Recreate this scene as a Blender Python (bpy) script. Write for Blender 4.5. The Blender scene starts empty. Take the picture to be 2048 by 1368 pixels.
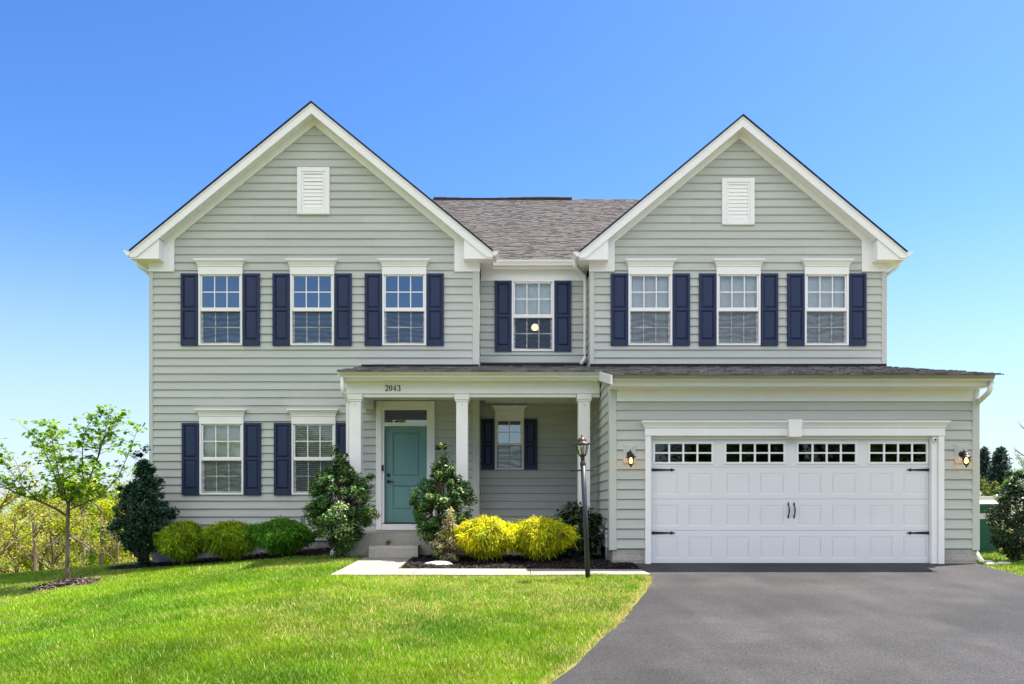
import bpy, math, random
import numpy as np
from mathutils import Vector
random.seed(7); rng = np.random.default_rng(11)
R = math.radians
scene = bpy.context.scene
COL = scene.collection
F, CX, CY = 1607.0, 1012.0, 1016.0          # measured: focal length and vanishing point of the photo, in photo pixels
def PX(px, Y): return (px - CX) * Y / F      # photo measurement -> metres at distance Y
def PZ(py, Y): return (CY - py) * Y / F
def lerp(a, b, t): return a + (b - a) * t
def smooth(a, b, x):
    t = np.clip((x - a) / (b - a), 0, 1); return t * t * (3 - 2 * t)

# ------------------------------------------------------------------ materials
MATS = {}
def new_mat(name):
    m = bpy.data.materials.new(name); m.use_nodes = True
    nt = m.node_tree; nt.nodes.clear()
    out = nt.nodes.new('ShaderNodeOutputMaterial')
    MATS[name] = m
    return m, nt, out
def N(nt, t, **kw):
    n = nt.nodes.new(t)
    for k, v in kw.items():
        if k.startswith('i_'):
            key = k[2:].replace('_', ' ')
            n.inputs[int(key) if key.isdigit() else key].default_value = v
        else: setattr(n, k, v)
    return n
def C4(c): return (c[0], c[1], c[2], 1)
def pmat(name, col, rough=.5, spec=.5, noise=None, bump=None, stretch=(1, 1, 1), attr=False, col2=None, metal=0, fine=None):
    """Principled material; noise=(scale, amount) mottles the colour, bump=(scale, strength), fine=(scale, amount)"""
    m, nt, out = new_mat(name)
    p = N(nt, 'ShaderNodeBsdfPrincipled', i_Roughness=rough, i_Metallic=metal)
    p.inputs['Specular IOR Level'].default_value = spec
    nt.links.new(p.outputs[0], out.inputs[0])
    tc = N(nt, 'ShaderNodeNewGeometry'); mp = N(nt, 'ShaderNodeMapping'); mp.inputs['Scale'].default_value = stretch
    nt.links.new(tc.outputs['Position'], mp.inputs[0])
    src = None
    if attr:
        a = N(nt, 'ShaderNodeAttribute', attribute_name='col'); src = a.outputs['Color']
    elif noise:
        r = N(nt, 'ShaderNodeRGB'); r.outputs[0].default_value = C4(col); src = r.outputs[0]
    for nz in (noise, fine):
        if not nz: continue
        t = N(nt, 'ShaderNodeTexNoise', i_Scale=nz[0], i_Detail=5.0, i_Roughness=.6)
        nt.links.new(mp.outputs[0], t.inputs['Vector'])
        rm = N(nt, 'ShaderNodeMapRange'); rm.inputs['From Min'].default_value = .3; rm.inputs['From Max'].default_value = .7
        nt.links.new(t.outputs[0], rm.inputs['Value'])
        mx = N(nt, 'ShaderNodeMix', data_type='RGBA', blend_type='MIX')
        if col2 and nz is noise:
            mx.inputs['B'].default_value = C4(col2)
            ml = N(nt, 'ShaderNodeMath', operation='MULTIPLY', i_1=nz[1]); nt.links.new(rm.outputs[0], ml.inputs[0])
            nt.links.new(ml.outputs[0], mx.inputs['Factor']); nt.links.new(src, mx.inputs['A'])
        else:
            mx.blend_type = 'MULTIPLY'; mx.inputs['Factor'].default_value = 1
            rm.inputs['To Min'].default_value = 1 - nz[1]; rm.inputs['To Max'].default_value = 1 + nz[1]
            nt.links.new(src, mx.inputs['A']); nt.links.new(rm.outputs[0], mx.inputs['B'])
        src = mx.outputs['Result']
    if src: nt.links.new(src, p.inputs['Base Color'])
    else: p.inputs['Base Color'].default_value = C4(col)
    if bump:
        t = N(nt, 'ShaderNodeTexNoise', i_Scale=bump[0], i_Detail=4.0)
        nt.links.new(mp.outputs[0], t.inputs['Vector'])
        b = N(nt, 'ShaderNodeBump', i_Strength=bump[1], i_Distance=.02)
        nt.links.new(t.outputs[0], b.inputs['Height']); nt.links.new(b.outputs[0], p.inputs['Normal'])
    return m
def leafmat(name, trans=.35, rough=.45, spec=.4):
    m, nt, out = new_mat(name)
    a = N(nt, 'ShaderNodeAttribute', attribute_name='col')
    p = N(nt, 'ShaderNodeBsdfPrincipled', i_Roughness=rough); p.inputs['Specular IOR Level'].default_value = spec
    t = N(nt, 'ShaderNodeBsdfTranslucent'); mx = N(nt, 'ShaderNodeMixShader', i_0=trans)
    hs = N(nt, 'ShaderNodeHueSaturation', i_Value=1.25, i_Saturation=1.1)
    nt.links.new(a.outputs['Color'], p.inputs['Base Color']); nt.links.new(a.outputs['Color'], hs.inputs['Color'])
    nt.links.new(hs.outputs[0], t.inputs['Color'])
    nt.links.new(p.outputs[0], mx.inputs[1]); nt.links.new(t.outputs[0], mx.inputs[2]); nt.links.new(mx.outputs[0], out.inputs[0])
    return m
def glassmat(name, refl, tint=(.75, .8, .82), wav=.0, wscale=3.0):
    m, nt, out = new_mat(name)
    tr = N(nt, 'ShaderNodeBsdfTransparent', i_Color=C4(tint)); gl = N(nt, 'ShaderNodeBsdfGlossy', i_Roughness=.0)
    fr = N(nt, 'ShaderNodeFresnel', i_IOR=1.5); ad = N(nt, 'ShaderNodeMath', operation='ADD', i_1=refl, use_clamp=True)
    nt.links.new(fr.outputs[0], ad.inputs[0]); mx = N(nt, 'ShaderNodeMixShader')
    nt.links.new(ad.outputs[0], mx.inputs[0]); nt.links.new(tr.outputs[0], mx.inputs[1]); nt.links.new(gl.outputs[0], mx.inputs[2])
    if wav:
        g = N(nt, 'ShaderNodeNewGeometry'); t = N(nt, 'ShaderNodeTexNoise', i_Scale=wscale, i_Detail=1.0)
        nt.links.new(g.outputs['Position'], t.inputs['Vector'])
        b = N(nt, 'ShaderNodeBump', i_Strength=wav, i_Distance=.02); nt.links.new(t.outputs[0], b.inputs['Height'])
        nt.links.new(b.outputs[0], gl.inputs['Normal'])
    nt.links.new(mx.outputs[0], out.inputs[0]); return m
def emat(name, col, s):
    m, nt, out = new_mat(name); e = N(nt, 'ShaderNodeEmission', i_Color=C4(col), i_Strength=s)
    nt.links.new(e.outputs[0], out.inputs[0]); return m

SIDING_COL = (.447, .461, .428)
SIDING = pmat('sage_siding', SIDING_COL, .6, .3, attr=True, noise=(.8, .04), fine=(9, .035), bump=(14, .05), stretch=(.25, 1, 3))
SIDING_TRIM = pmat('sage_corner_vinyl', (.49, .50, .455), .5, .3, noise=(2, .03))
TRIM = pmat('white_vinyl_trim', (.81, .79, .78), .5, .4, noise=(3, .03), bump=(30, .02))
SOFFIT = pmat('soffit_vinyl', (.81, .80, .77), .6, .3, noise=(4, .04))
GUTTER = pmat('gutter_aluminium', (.80, .79, .76), .35, .5, noise=(2.5, .035))
SHUTTER = pmat('navy_shutter_vinyl', (.014, .024, .068), .45, .35, noise=(6, .08), bump=(40, .04), stretch=(1, 1, .3))
GDOOR = pmat('garage_door_steel', (.71, .71, .72), .45, .35, noise=(1.5, .03), bump=(60, .03), stretch=(.2, 1, 1))
TEAL = pmat('teal_door_paint', (.130, .262, .260), .45, .4, noise=(3, .06))
BLACK = pmat('black_iron', (.012, .012, .015), .45, .4, noise=(20, .2))
BRONZE = pmat('bronze_metal', (.05, .028, .022), .4, .5, noise=(25, .3), metal=.4)
POSTPAINT = pmat('charcoal_post_paint', (.022, .025, .036), .42, .5, noise=(8, .2))
BLOCK = pmat('painted_block', (.42, .40, .36), .85, .2, noise=(2.2, .9), col2=(.30, .27, .23), fine=(18, .15), bump=(40, .35))
STOOP = pmat('stoop_concrete', (.37, .345, .31), .9, .2, noise=(1.4, .14), fine=(30, .12), bump=(80, .2))
STONE = pmat('painted_brick_base', (.26, .27, .30), .9, .2, noise=(3, .2), fine=(20, .2), bump=(25, .6))
CONC = pmat('concrete', (.25, .228, .196), .9, .2, noise=(1.7, .15), fine=(40, .12), bump=(90, .2))
def asphalt():
    m, nt, out = new_mat('asphalt'); p = N(nt, 'ShaderNodeBsdfPrincipled', i_Roughness=.88); p.inputs['Specular IOR Level'].default_value = .3
    nt.links.new(p.outputs[0], out.inputs[0]); g = N(nt, 'ShaderNodeNewGeometry'); src = None
    def layer(scale, st, lo, hi, fmin, fmax, detail=4.0, tex='ShaderNodeTexNoise'):
        nonlocal src
        mp = N(nt, 'ShaderNodeMapping'); mp.inputs['Scale'].default_value = st; nt.links.new(g.outputs['Position'], mp.inputs[0])
        t = N(nt, tex, i_Scale=scale)
        if tex == 'ShaderNodeTexNoise': t.inputs['Detail'].default_value = detail
        nt.links.new(mp.outputs[0], t.inputs['Vector'])
        r = N(nt, 'ShaderNodeMapRange', interpolation_type='SMOOTHSTEP'); r.inputs['From Min'].default_value = fmin; r.inputs['From Max'].default_value = fmax; r.inputs['To Min'].default_value = lo; r.inputs['To Max'].default_value = hi
        nt.links.new(t.outputs[0], r.inputs['Value'])
        if src is None: src = r.outputs[0]
        else: q = N(nt, 'ShaderNodeMath', operation='MULTIPLY'); nt.links.new(src, q.inputs[0]); nt.links.new(r.outputs[0], q.inputs[1]); src = q.outputs[0]
        return t
    sp = layer(70, (1, 1, 1), .35, 1.65, .25, .75, 6.0); layer(1.5, (1, 1, 1), .86, 1.12, .3, .7); layer(.38, (1, 1, 1), .80, 1.10, .40, .62, 3.0); layer(1.0, (1.6, .16, 1), .88, 1.08, .38, .62, 2.0)
    layer(190, (1, 1, 1), 2.4, 1.0, .0, .10, tex='ShaderNodeTexVoronoi')
    mx = N(nt, 'ShaderNodeMix', data_type='RGBA', blend_type='MULTIPLY'); mx.inputs['Factor'].default_value = 1; mx.inputs['A'].default_value = (.040, .0385, .0388, 1)
    nt.links.new(src, mx.inputs['B']); nt.links.new(mx.outputs['Result'], p.inputs['Base Color'])
    bp = N(nt, 'ShaderNodeBump', i_Strength=.9, i_Distance=.015); nt.links.new(sp.outputs[0], bp.inputs['Height']); nt.links.new(bp.outputs[0], p.inputs['Normal']); return m
ASPHALT = asphalt()
SHINGLE = pmat('asphalt_shingle', (.1, .09, .09), .9, .2, attr=True, fine=(30, .3), bump=(120, .4))
FLASH = pmat('black_flashing', (.008, .008, .012), .6, .3)
BLIND = pmat('blind_slat', (.85, .86, .83), .6, .3)
ROOM = pmat('room_plaster', (.30, .28, .26), .9, .1, noise=(1, .1))
PANE = glassmat('window_glass', .20, wav=.012, wscale=2.2)
PANE_C = glassmat('clear_window_glass', .025, tint=(.98, .99, .99), wav=.012, wscale=2.2)
PANE_D = glassmat('garage_glass', .02, tint=(.5, .55, .55), wav=.01)
LAMPGLASS = glassmat('lamp_glass', .10, tint=(.9, .9, .85), wav=.05, wscale=40)
AMBER = glassmat('amber_glass', .06, tint=(1, .72, .38), wav=.1, wscale=60)
BULB = emat('warm_bulb', (1, .66, .28), 4.5)
BULB_SOFT = emat('ceiling_lamp', (1, .66, .30), 1.6)
def screen_mat():
    m, nt, out = new_mat('insect_screen')
    g = N(nt, 'ShaderNodeNewGeometry'); mp = N(nt, 'ShaderNodeMapping'); mp.inputs['Scale'].default_value = (.6, 1, 1.1)
    nt.links.new(g.outputs['Position'], mp.inputs[0])
    w = N(nt, 'ShaderNodeTexWave', bands_direction='Z', i_Scale=2.2, i_Distortion=9.0, i_Detail=2.0); w.inputs['Detail Scale'].default_value = 1.3
    nt.links.new(mp.outputs[0], w.inputs['Vector'])
    r = N(nt, 'ShaderNodeMapRange'); r.inputs['To Min'].default_value = .24; r.inputs['To Max'].default_value = .50
    nt.links.new(w.outputs['Fac'], r.inputs['Value'])
    d = N(nt, 'ShaderNodeBsdfDiffuse', i_Color=(.075, .088, .11, 1)); t = N(nt, 'ShaderNodeBsdfTransparent'); mx = N(nt, 'ShaderNodeMixShader')
    nt.links.new(r.outputs[0], mx.inputs[0]); nt.links.new(t.outputs[0], mx.inputs[1]); nt.links.new(d.outputs[0], mx.inputs[2])
    nt.links.new(mx.outputs[0], out.inputs[0]); return m
SCREEN = screen_mat()
def soil_mat():
    return pmat('lawn_soil', (.10, .12, .022), .95, .1, noise=(1.2, .8), col2=(.20, .17, .06), fine=(30, .3), bump=(50, .6))
SOIL = soil_mat()
MULCH_BASE = pmat('mulch_base', (.016, .012, .011), .95, .2, noise=(9, .4), bump=(40, 1))
MULCH = pmat('mulch_chips', (.03, .02, .02), .9, .25, attr=True)
BARK = pmat('bark_grey', (.15, .115, .085), .9, .2, noise=(14, .35), bump=(40, .8), stretch=(1, 1, .3))
BARK_P = pmat('bark_pale', (.23, .18, .14), .9, .2, noise=(14, .4), bump=(40, .8), stretch=(1, 1, .3))
BARK_D = pmat('bark_dark', (.09, .062, .045), .9, .2, noise=(14, .35), bump=(40, .8), stretch=(1, 1, .3))
LEAF = leafmat('leaf', .38, .5)
LEAF_G = leafmat('leaf_glossy', .22, .42, .35)
LEAF_F = leafmat('leaf_far', .35, .6, .2)
THREAD = leafmat('cypress_thread', .25, .6, .2)
GRASS = leafmat('grass_blade', .30, .5, .3)
ROCK = pmat('pale_rock', (.50, .47, .42), .9, .2, noise=(12, .25), bump=(25, .8))
WHITEROCK = pmat('white_rock', (.62, .62, .64), .85, .2, noise=(14, .2), bump=(20, .8))
BIN = pmat('green_bin_plastic', (.010, .07, .045), .5, .4, noise=(4, .1))
BINLID = pmat('bin_lid_plastic', (.30, .40, .36), .5, .4, noise=(4, .1))  # lightened colour stands in for sunlight on the lid edge
PAPER = pmat('bin_sticker', (.55, .55, .52), .6, .3, noise=(20, .1))
PVC = pmat('pvc', (.42, .45, .50), .5, .4)
FENCEW = pmat('white_fence', (.72, .72, .72), .6, .3)
FARROOF = pmat('far_roof_shingle', (.13, .125, .14), .9, .2, noise=(3, .15), fine=(8, .15))
FARWALL = pmat('far_wall', (.45, .42, .38), .8, .2, noise=(2, .05))
SCREW = pmat('screw_head', (.3, .3, .3), .4, .5)

# ------------------------------------------------------------------ mesh helpers
class MB:
    def __init__(s): s.v = []; s.f = []; s.m = []; s.c = []
    def add(s, vs, fs, mat=0, col=None):
        b = len(s.v); s.v += [tuple(v) for v in vs]
        for f in fs: s.f.append([i + b for i in f]); s.m.append(mat); s.c.append(col)
    def box(s, x0, x1, y0, y1, z0, z1, mat=0, col=None):
        s.add([(x0,y0,z0),(x1,y0,z0),(x1,y1,z0),(x0,y1,z0),(x0,y0,z1),(x1,y0,z1),(x1,y1,z1),(x0,y1,z1)],
              [(0,3,2,1),(4,5,6,7),(0,1,5,4),(1,2,6,5),(2,3,7,6),(3,0,4,7)], mat, col)
    def bbox(s, x0, x1, y0, y1, z0, z1, b=.006, mat=0):
        """box whose front (-y) edges are chamfered"""
        s.add([(x0,y0+b,z0),(x1,y0+b,z0),(x1,y0+b,z1),(x0,y0+b,z1),(x0+b,y0,z0+b),(x1-b,y0,z0+b),(x1-b,y0,z1-b),(x0+b,y0,z1-b),
               (x0,y1,z0),(x1,y1,z0),(x1,y1,z1),(x0,y1,z1)],
              [(4,5,6,7),(0,1,5,4),(1,2,6,5),(2,3,7,6),(3,0,4,7),(0,8,9,1),(1,9,10,2),(2,10,11,3),(3,11,8,0),(8,11,10,9)], mat)
    def prism(s, pts, y0, y1, mat=0, axis='y'):
        """pts: (a,b) outline; extruded along axis ('y': a=x,b=z ; 'x': a=y,b=z ; 'z': a=x,b=y)"""
        mk = {'y': lambda p, t: (p[0], t, p[1]), 'x': lambda p, t: (t, p[0], p[1]), 'z': lambda p, t: (p[0], p[1], t)}[axis]
        n = len(pts); vs = [mk(p, y0) for p in pts] + [mk(p, y1) for p in pts]
        s.add(vs, [tuple(range(n)), tuple(range(2*n-1, n-1, -1))] + [(i, i+n, (i+1) % n + n, (i+1) % n) for i in range(n)], mat)
    def quad(s, a, b, c, d, mat=0, col=None): s.add([a, b, c, d], [(0, 1, 2, 3)], mat, col)
    def tube(s, pts, rads, n=8, mat=0, cap=True):
        pts = [Vector(p) for p in pts]; k = len(pts)
        if not hasattr(rads, '__len__'): rads = [rads] * k
        b = len(s.v); up = Vector((.13, .21, 1)).normalized()
        for i, p in enumerate(pts):
            d = (pts[min(i+1, k-1)] - pts[max(i-1, 0)])
            if d.length < 1e-9: d = Vector((0, 0, 1))
            d.normalize(); a = d.cross(up)
            if a.length < .05: a = d.cross(Vector((1, 0, 0)))
            a.normalize(); c = d.cross(a)
            for j in range(n):
                t = 2 * math.pi * j / n; q = p + (a * math.cos(t) + c * math.sin(t)) * rads[i]; s.v.append(tuple(q))
        for i in range(k-1):
            for j in range(n):
                j2 = (j+1) % n; s.f.append([b+i*n+j, b+i*n+j2, b+(i+1)*n+j2, b+(i+1)*n+j]); s.m.append(mat); s.c.append(None)
        if cap:
            s.f.append([b+j for j in range(n)][::-1]); s.m.append(mat); s.c.append(None)
            s.f.append([b+(k-1)*n+j for j in range(n)]); s.m.append(mat); s.c.append(None)
    def lathe(s, prof, c, n=16, mat=0, ax=None):
        """prof: (radius, height) pairs around a vertical axis at c"""
        s.tube([(c[0] + (ax[0]*h if ax else 0), c[1] + (ax[1]*h if ax else 0), c[2] + h) for r, h in prof], [max(r, .0005) for r, h in prof], n, mat)
    def build(s, name, mats, parent=None, smooth=False, kind=None):
        v = np.array(s.v, dtype=float); lo, hi = v.min(0), v.max(0)
        o = np.array([(lo[0]+hi[0])/2, (lo[1]+hi[1])/2, lo[2]])
        me = bpy.data.meshes.new(name); me.from_pydata((v - o).tolist(), [], s.f)
        if not isinstance(mats, (list, tuple)): mats = [mats]
        for m in mats: me.materials.append(m)
        me.polygons.foreach_set('material_index', s.m)
        if smooth: me.polygons.foreach_set('use_smooth', [True] * len(s.f))
        if any(c is not None for c in s.c):
            ca = me.color_attributes.new('col', 'FLOAT_COLOR', 'CORNER'); arr = []
            for f, c in zip(s.f, s.c):
                cc = (*c, 1) if c is not None else (.1, .1, .1, 1)
                arr += list(cc) * len(f)
            ca.data.foreach_set('color', arr)
        me.update(); return link(name, me, Vector(o), parent, kind)
def wpos(o):
    p = Vector((0, 0, 0))
    while o: p = p + o.location; o = o.parent
    return p
def link(name, me, loc, parent=None, kind=None):
    ob = bpy.data.objects.new(name, me); COL.objects.link(ob)
    if parent: ob.parent = parent; ob.location = loc - wpos(parent)
    else: ob.location = loc
    if kind: ob['kind'] = kind
    return ob
def empty(name, loc, label, cat, group=None):
    o = bpy.data.objects.new(name, None); COL.objects.link(o); o.location = loc; o.empty_display_size = .2
    return tag(o, label, cat, group)
def tag(o, label, cat, group=None):
    o['label'] = label; o['category'] = cat
    if group: o['group'] = group
    return o
def big_mesh(name, V, faces_n, cols, mat, parent=None, kind=None, origin=None, smooth=False):
    """V (n*k,3) vertices laid out so each run of faces_n vertices is a face; cols per vertex"""
    n = len(V); nf = n // faces_n
    o = np.array(origin if origin is not None else [(V[:,0].min()+V[:,0].max())/2, (V[:,1].min()+V[:,1].max())/2, V[:,2].min()])
    me = bpy.data.meshes.new(name); me.vertices.add(n); me.vertices.foreach_set('co', (V - o).astype(np.float32).ravel())
    me.loops.add(n); me.loops.foreach_set('vertex_index', np.arange(n, dtype=np.int32))
    me.polygons.add(nf); me.polygons.foreach_set('loop_start', np.arange(0, n, faces_n, dtype=np.int32))
    me.polygons.foreach_set('loop_total', np.full(nf, faces_n, dtype=np.int32))
    me.update(calc_edges=True)
    ca = me.color_attributes.new('col', 'FLOAT_COLOR', 'POINT')
    ca.data.foreach_set('color', np.concatenate([cols, np.ones((n, 1))], 1).astype(np.float32).ravel())
    me.materials.append(mat)
    return link(name, me, Vector(o), parent, kind)
def vnoise(x, y, s, seed=0):
    r = np.random.default_rng(seed).random((64, 64))
    X = x / s + 500; Y = y / s + 500; xi = np.floor(X).astype(int); yi = np.floor(Y).astype(int); fx = X - xi; fy = Y - yi
    fx = fx*fx*(3-2*fx); fy = fy*fy*(3-2*fy); g = lambda a, b: r[a % 64, b % 64]
    return (g(xi,yi)*(1-fx)+g(xi+1,yi)*fx)*(1-fy) + (g(xi,yi+1)*(1-fx)+g(xi+1,yi+1)*fx)*fy
def unit(v): return v / np.maximum(np.linalg.norm(v, axis=-1, keepdims=True), 1e-9)
def leaf_quads(c, size, aspect, nbias, rg, droop=0.0):
    """diamond leaves, folded on the midrib; nbias: (3,) or (n,3) preferred normal"""
    n = len(c); nrm = unit(rg.normal(size=(n, 3)) * .55 + nbias)
    d = unit(np.cross(nrm, rg.normal(size=(n, 3)))); d[:, 2] -= droop; d = unit(d)
    w = unit(np.cross(nrm, d)); nn = np.cross(d, w); s = size[:, None]
    b = c - d*s*.5; t = c + d*s*.5; m = c - d*s*.05
    l = m + w*s*aspect*.5 + nn*s*.10; r = m - w*s*aspect*.5 + nn*s*.10
    return np.stack([b, l, t, r], 1).reshape(-1, 3)

# ------------------------------------------------------------------ ground
def gz(x, y):
    x = np.asarray(x, float); y = np.asarray(y, float)
    z = -.98 - .05 * (14 - np.clip(y, -4, 17.5))
    t = np.clip(-3 - x, 0, 40); z = z - .088 * t * smooth(-1, .6, t/1.0) - .004 * np.clip(-11 - x, 0, 30) ** 1.5
    z = z - smooth(18.5, 44, y) * 3.6 * smooth(1.5, -8, x) - np.clip(y - 18.6, 0, 6) * .10 * smooth(0, -7, x)
    z = z - smooth(20, 60, y) * .5 * smooth(2, 9, x)
    return z
def G(x, y): return float(gz(x, y))
def gpt(px, py):
    """ground point for the near plane"""
    Y = F * 1.68 / ((py - CY) + F * .05); return (PX(px, Y), Y)
xs = np.concatenate([[-900, -400, -200, -110], np.arange(-70, -14, 4), np.arange(-14, 12, .5), np.arange(12, 80, 6), [110, 200, 400, 900]])
ys = np.concatenate([[-300, -120, -50], np.arange(-30, 2, 4), np.arange(2, 24, .5), np.arange(24, 70, 3), [80, 110, 160, 300, 900, 2500]])
XX, YY = np.meshgrid(xs, ys); ZZ = gz(XX, YY)
mb = MB(); nx = len(xs)
mb.v = [tuple(p) for p in np.stack([XX.ravel(), YY.ravel(), ZZ.ravel()], 1).tolist()]
for j in range(len(ys)-1):
    for i in range(nx-1): mb.f.append([j*nx+i, j*nx+i+1, (j+1)*nx+i+1, (j+1)*nx+i]); mb.m.append(0); mb.c.append(None)
mb.build('ground', SOIL, smooth=True, kind='structure')

DR_L = [(2.21, 13.9), (2.22, 13.05), (2.26, 12.55), (2.13, 11.7), (1.87, 10.8), (1.45, 9.33), (1.02, 8.07), (.64, 6.94), (.30, 6.1), (-.4, 4.6), (-1.2, 3.0), (-2.4, 1.0), (-4.5, -2), (-7.5, -6)]
def drive_left(y):
    p = sorted(DR_L, key=lambda t: t[1]); return np.interp(y, [q[1] for q in p], [q[0] for q in p])
def drive_right(y): return np.interp(y, [-6, 4, 9, 12.3, 13.3, 14], [11, 8.9, 8.15, 7.96, 8.08, 8.20])
mb = MB(); yy = np.concatenate([np.arange(-6, 2, 1), np.arange(2, 13.98, .2), [14.12]])
rows = []
for y in yy:
    a, b = float(drive_left(y)), float(drive_right(y)); a += .010*math.sin(y*3.1) + .006*math.sin(y*7.7)
    rows.append([(lerp(a, b, t), y, G(lerp(a, b, t), y) + .014) for t in np.linspace(0, 1, 9)])
for r0, r1 in zip(rows, rows[1:]):
    for i in range(8): mb.quad(r0[i], r0[i+1], r1[i+1], r1[i])
for r0, r1 in zip(rows, rows[1:]):
    a, b = r0[0], r1[0]; mb.quad((a[0]-.02, a[1], a[2]-.05), a, b, (b[0]-.02, b[1], b[2]-.05))
mb.build('driveway', ASPHALT, kind='structure')

# concrete walk: a run from the step towards the lawn and a strip along the bed to the driveway
mb = MB()
def slab(mb, pts, h=.03, d=.1):
    n = len(pts); top = [(x, y, G(x, y) + h) for x, y in pts]; bot = [(x, y, G(x, y) - d) for x, y in pts]
    mb.add(top + bot, [tuple(range(n))] + [(i, i+n, (i+1) % n + n, (i+1) % n)[::-1] for i in range(n)])
WALK = [[(-2.62, 14.83), (-2.68, 13.19), (-1.79, 13.19), (-1.72, 14.83)], [(-2.68, 13.18), (-2.72, 12.42), (-1.45, 12.40), (-1.45, 13.18)],
        [(-1.44, 13.18), (-1.44, 12.40), (.38, 12.40), (.38, 13.14)], [(.39, 13.14), (.39, 12.40), (2.25, 12.46), (2.19, 13.05)]]
for w in WALK: slab(mb, w)
mb.build('front_walk', CONC, kind='structure')

# ------------------------------------------------------------------ house
HOUSE = empty('house', (0.25, 17.4, -.98), 'two-storey sage green sided house with two front gables, navy shutters and attached garage', 'house')
LY, MY, GY = 17.4, 18.0, 14.0                       # gable walls, centre wall, garage wall
LX0, LX1, RX0, RX1 = -7.69, -.596, 1.826, 8.21
CRS, ROW0, LAP = .172, .487, .028
BASEZ = ROW0 - 7 * CRS                              # lowest course
GUT_Z, PITCH = 2.235, .204                          # garage roof: z = GUT_Z + PITCH*(y-13.5)
def low_roof(y): return GUT_Z + PITCH * (y - 13.5)
class Gable:
    def __init__(s, cx, za, sl, hw): s.cx, s.za, s.sl, s.hw = cx, za, sl, hw; s.zt = za - sl*hw
    def z(s, x): return s.za - s.sl * abs(x - s.cx)
GL, GR = Gable(-4.145, 8.64, .819, 3.87), Gable(5.045, 8.36, .834, 3.49)

def siding(mb, u0, u1, z0, z1, mp, holes=(), lo=None, hi=None, lap=LAP):
    """lapped courses between u0..u1 (or lo(z)..hi(z)); mp(u, z, off) maps to space; holes: (u0,u1,z0,z1)"""
    lo = lo or (lambda z: u0); hi = hi or (lambda z: u1)
    k0 = math.floor((z0 - ROW0) / CRS + 1e-6); k1 = math.ceil((z1 - ROW0) / CRS)
    for k in range(k0, k1):
        zb, zt = ROW0 + k*CRS, ROW0 + (k+1)*CRS
        cuts = sorted({max(zb, z0), min(zt, z1)} | {z for h in holes for z in h[2:4] if max(zb, z0) < z < min(zt, z1)})
        joints = []; u = u0 + random.uniform(.6, 3.6)
        while u < u1: joints.append(u); u += random.choice([3.66, 3.66, 2.4])
        jit = [random.uniform(0, .004) for _ in range(len(joints)+1)]; tone = [random.uniform(.955, 1.03) for _ in range(len(joints)+1)]
        for a, b in zip(cuts, cuts[1:]):
            if b - a < 1e-4: continue
            mid = (a+b)/2
            if lo(mid) >= hi(mid): continue
            iv = [(None, None)]; segs = []
            hs = sorted([h for h in holes if h[2] < mid < h[3]])
            left = None
            for h in hs: segs.append((left, h[0])); left = h[1]
            segs.append((left, None))
            for (sa, sb) in segs:
                edges = [sa] + [j for j in joints if (sa if sa is not None else -1e9) < j < (sb if sb is not None else 1e9)] + [sb]
                for p, q in zip(edges, edges[1:]):
                    mu = (p if p is not None else u0) + .01
                    pi_ = sum(1 for t in joints if t <= mu); j = jit[pi_]; sc_ = tuple(q*tone[pi_] for q in SIDING_COL)
                    def pt(e, z, side):
                        lim0, lim1 = lo(z), hi(z); e = (lim0 if side == 0 else lim1) if e is None else min(max(e, lim0), lim1)
                        return e
                    ua, ub = pt(p, a, 0), pt(q, a, 1); va, vb = pt(p, b, 0), pt(q, b, 1)
                    if ub - ua < 1e-4 and vb - va < 1e-4: continue
                    LIPH, LIPD = .018, .022
                    off = lambda z: (lap - LIPD*(1 - (z-zb)/LIPH) if z < zb + LIPH else lap*(1 - (z-zb-LIPH)/(CRS-LIPH))) + j
                    xl_ = lambda z: ua + (va-ua)*(z-a)/(b-a); xr_ = lambda z: ub + (vb-ub)*(z-a)/(b-a)
                    zz = [a] + ([zb+LIPH] if a < zb+LIPH < b else []) + [b]
                    for c, d in zip(zz, zz[1:]): mb.quad(mp(xl_(c), c, off(c)), mp(xr_(c), c, off(c)), mp(xr_(d), d, off(d)), mp(xl_(d), d, off(d)), 0, sc_)
                    if abs(a - zb) < 1e-6: mb.quad(mp(ua, a, -.004), mp(ub, a, -.004), mp(ub, a, off(a)), mp(ua, a, off(a)), 0, sc_)
FRONT = lambda Y: (lambda u, z, o: (u, Y - o, z))

# window list: (centre px, wall Y, bottom z, width, height, columns, hood, dressing)
WZ_UP, WZ_LOW = PZ(691.3, LY), PZ(989.5, LY)
WIN = []
for px in (442, 625.2, 809): WIN.append(dict(cx=PX(px, LY), Y=LY, zb=WZ_UP, w=.953, h=1.56, cols=3, hood=True, kind='dark'))
for px in (1300, 1476, 1652): WIN.append(dict(cx=PX(px, LY), Y=LY, zb=WZ_UP, w=.953, h=1.56, cols=3, hood=True, kind='shade'))
for px in (444.2, 628): WIN.append(dict(cx=PX(px, LY), Y=LY, zb=WZ_LOW, w=.953, h=1.56, cols=3, hood=True, kind='blind'))
WIN.append(dict(cx=PX(1065.8, MY), Y=MY, zb=PZ(703, MY), w=.953, h=1.58, cols=3, hood=False, kind='shade'))
WIN.append(dict(cx=PX(1018.7, MY), Y=MY, zb=PZ(939, MY), w=.65, h=1.13, cols=2, hood=True, kind='dark'))
def hole(w, m=.03): return (w['cx']-w['w']/2+m, w['cx']+w['w']/2-m, w['zb']+m, w['zb']+w['h']-m)
DX0, DX1 = PX(753, LY), PX(870, LY)                 # door casing
DOORHOLE = (DX0+.05, DX1-.05, PZ(1060, LY), PZ(806, LY))

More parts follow.
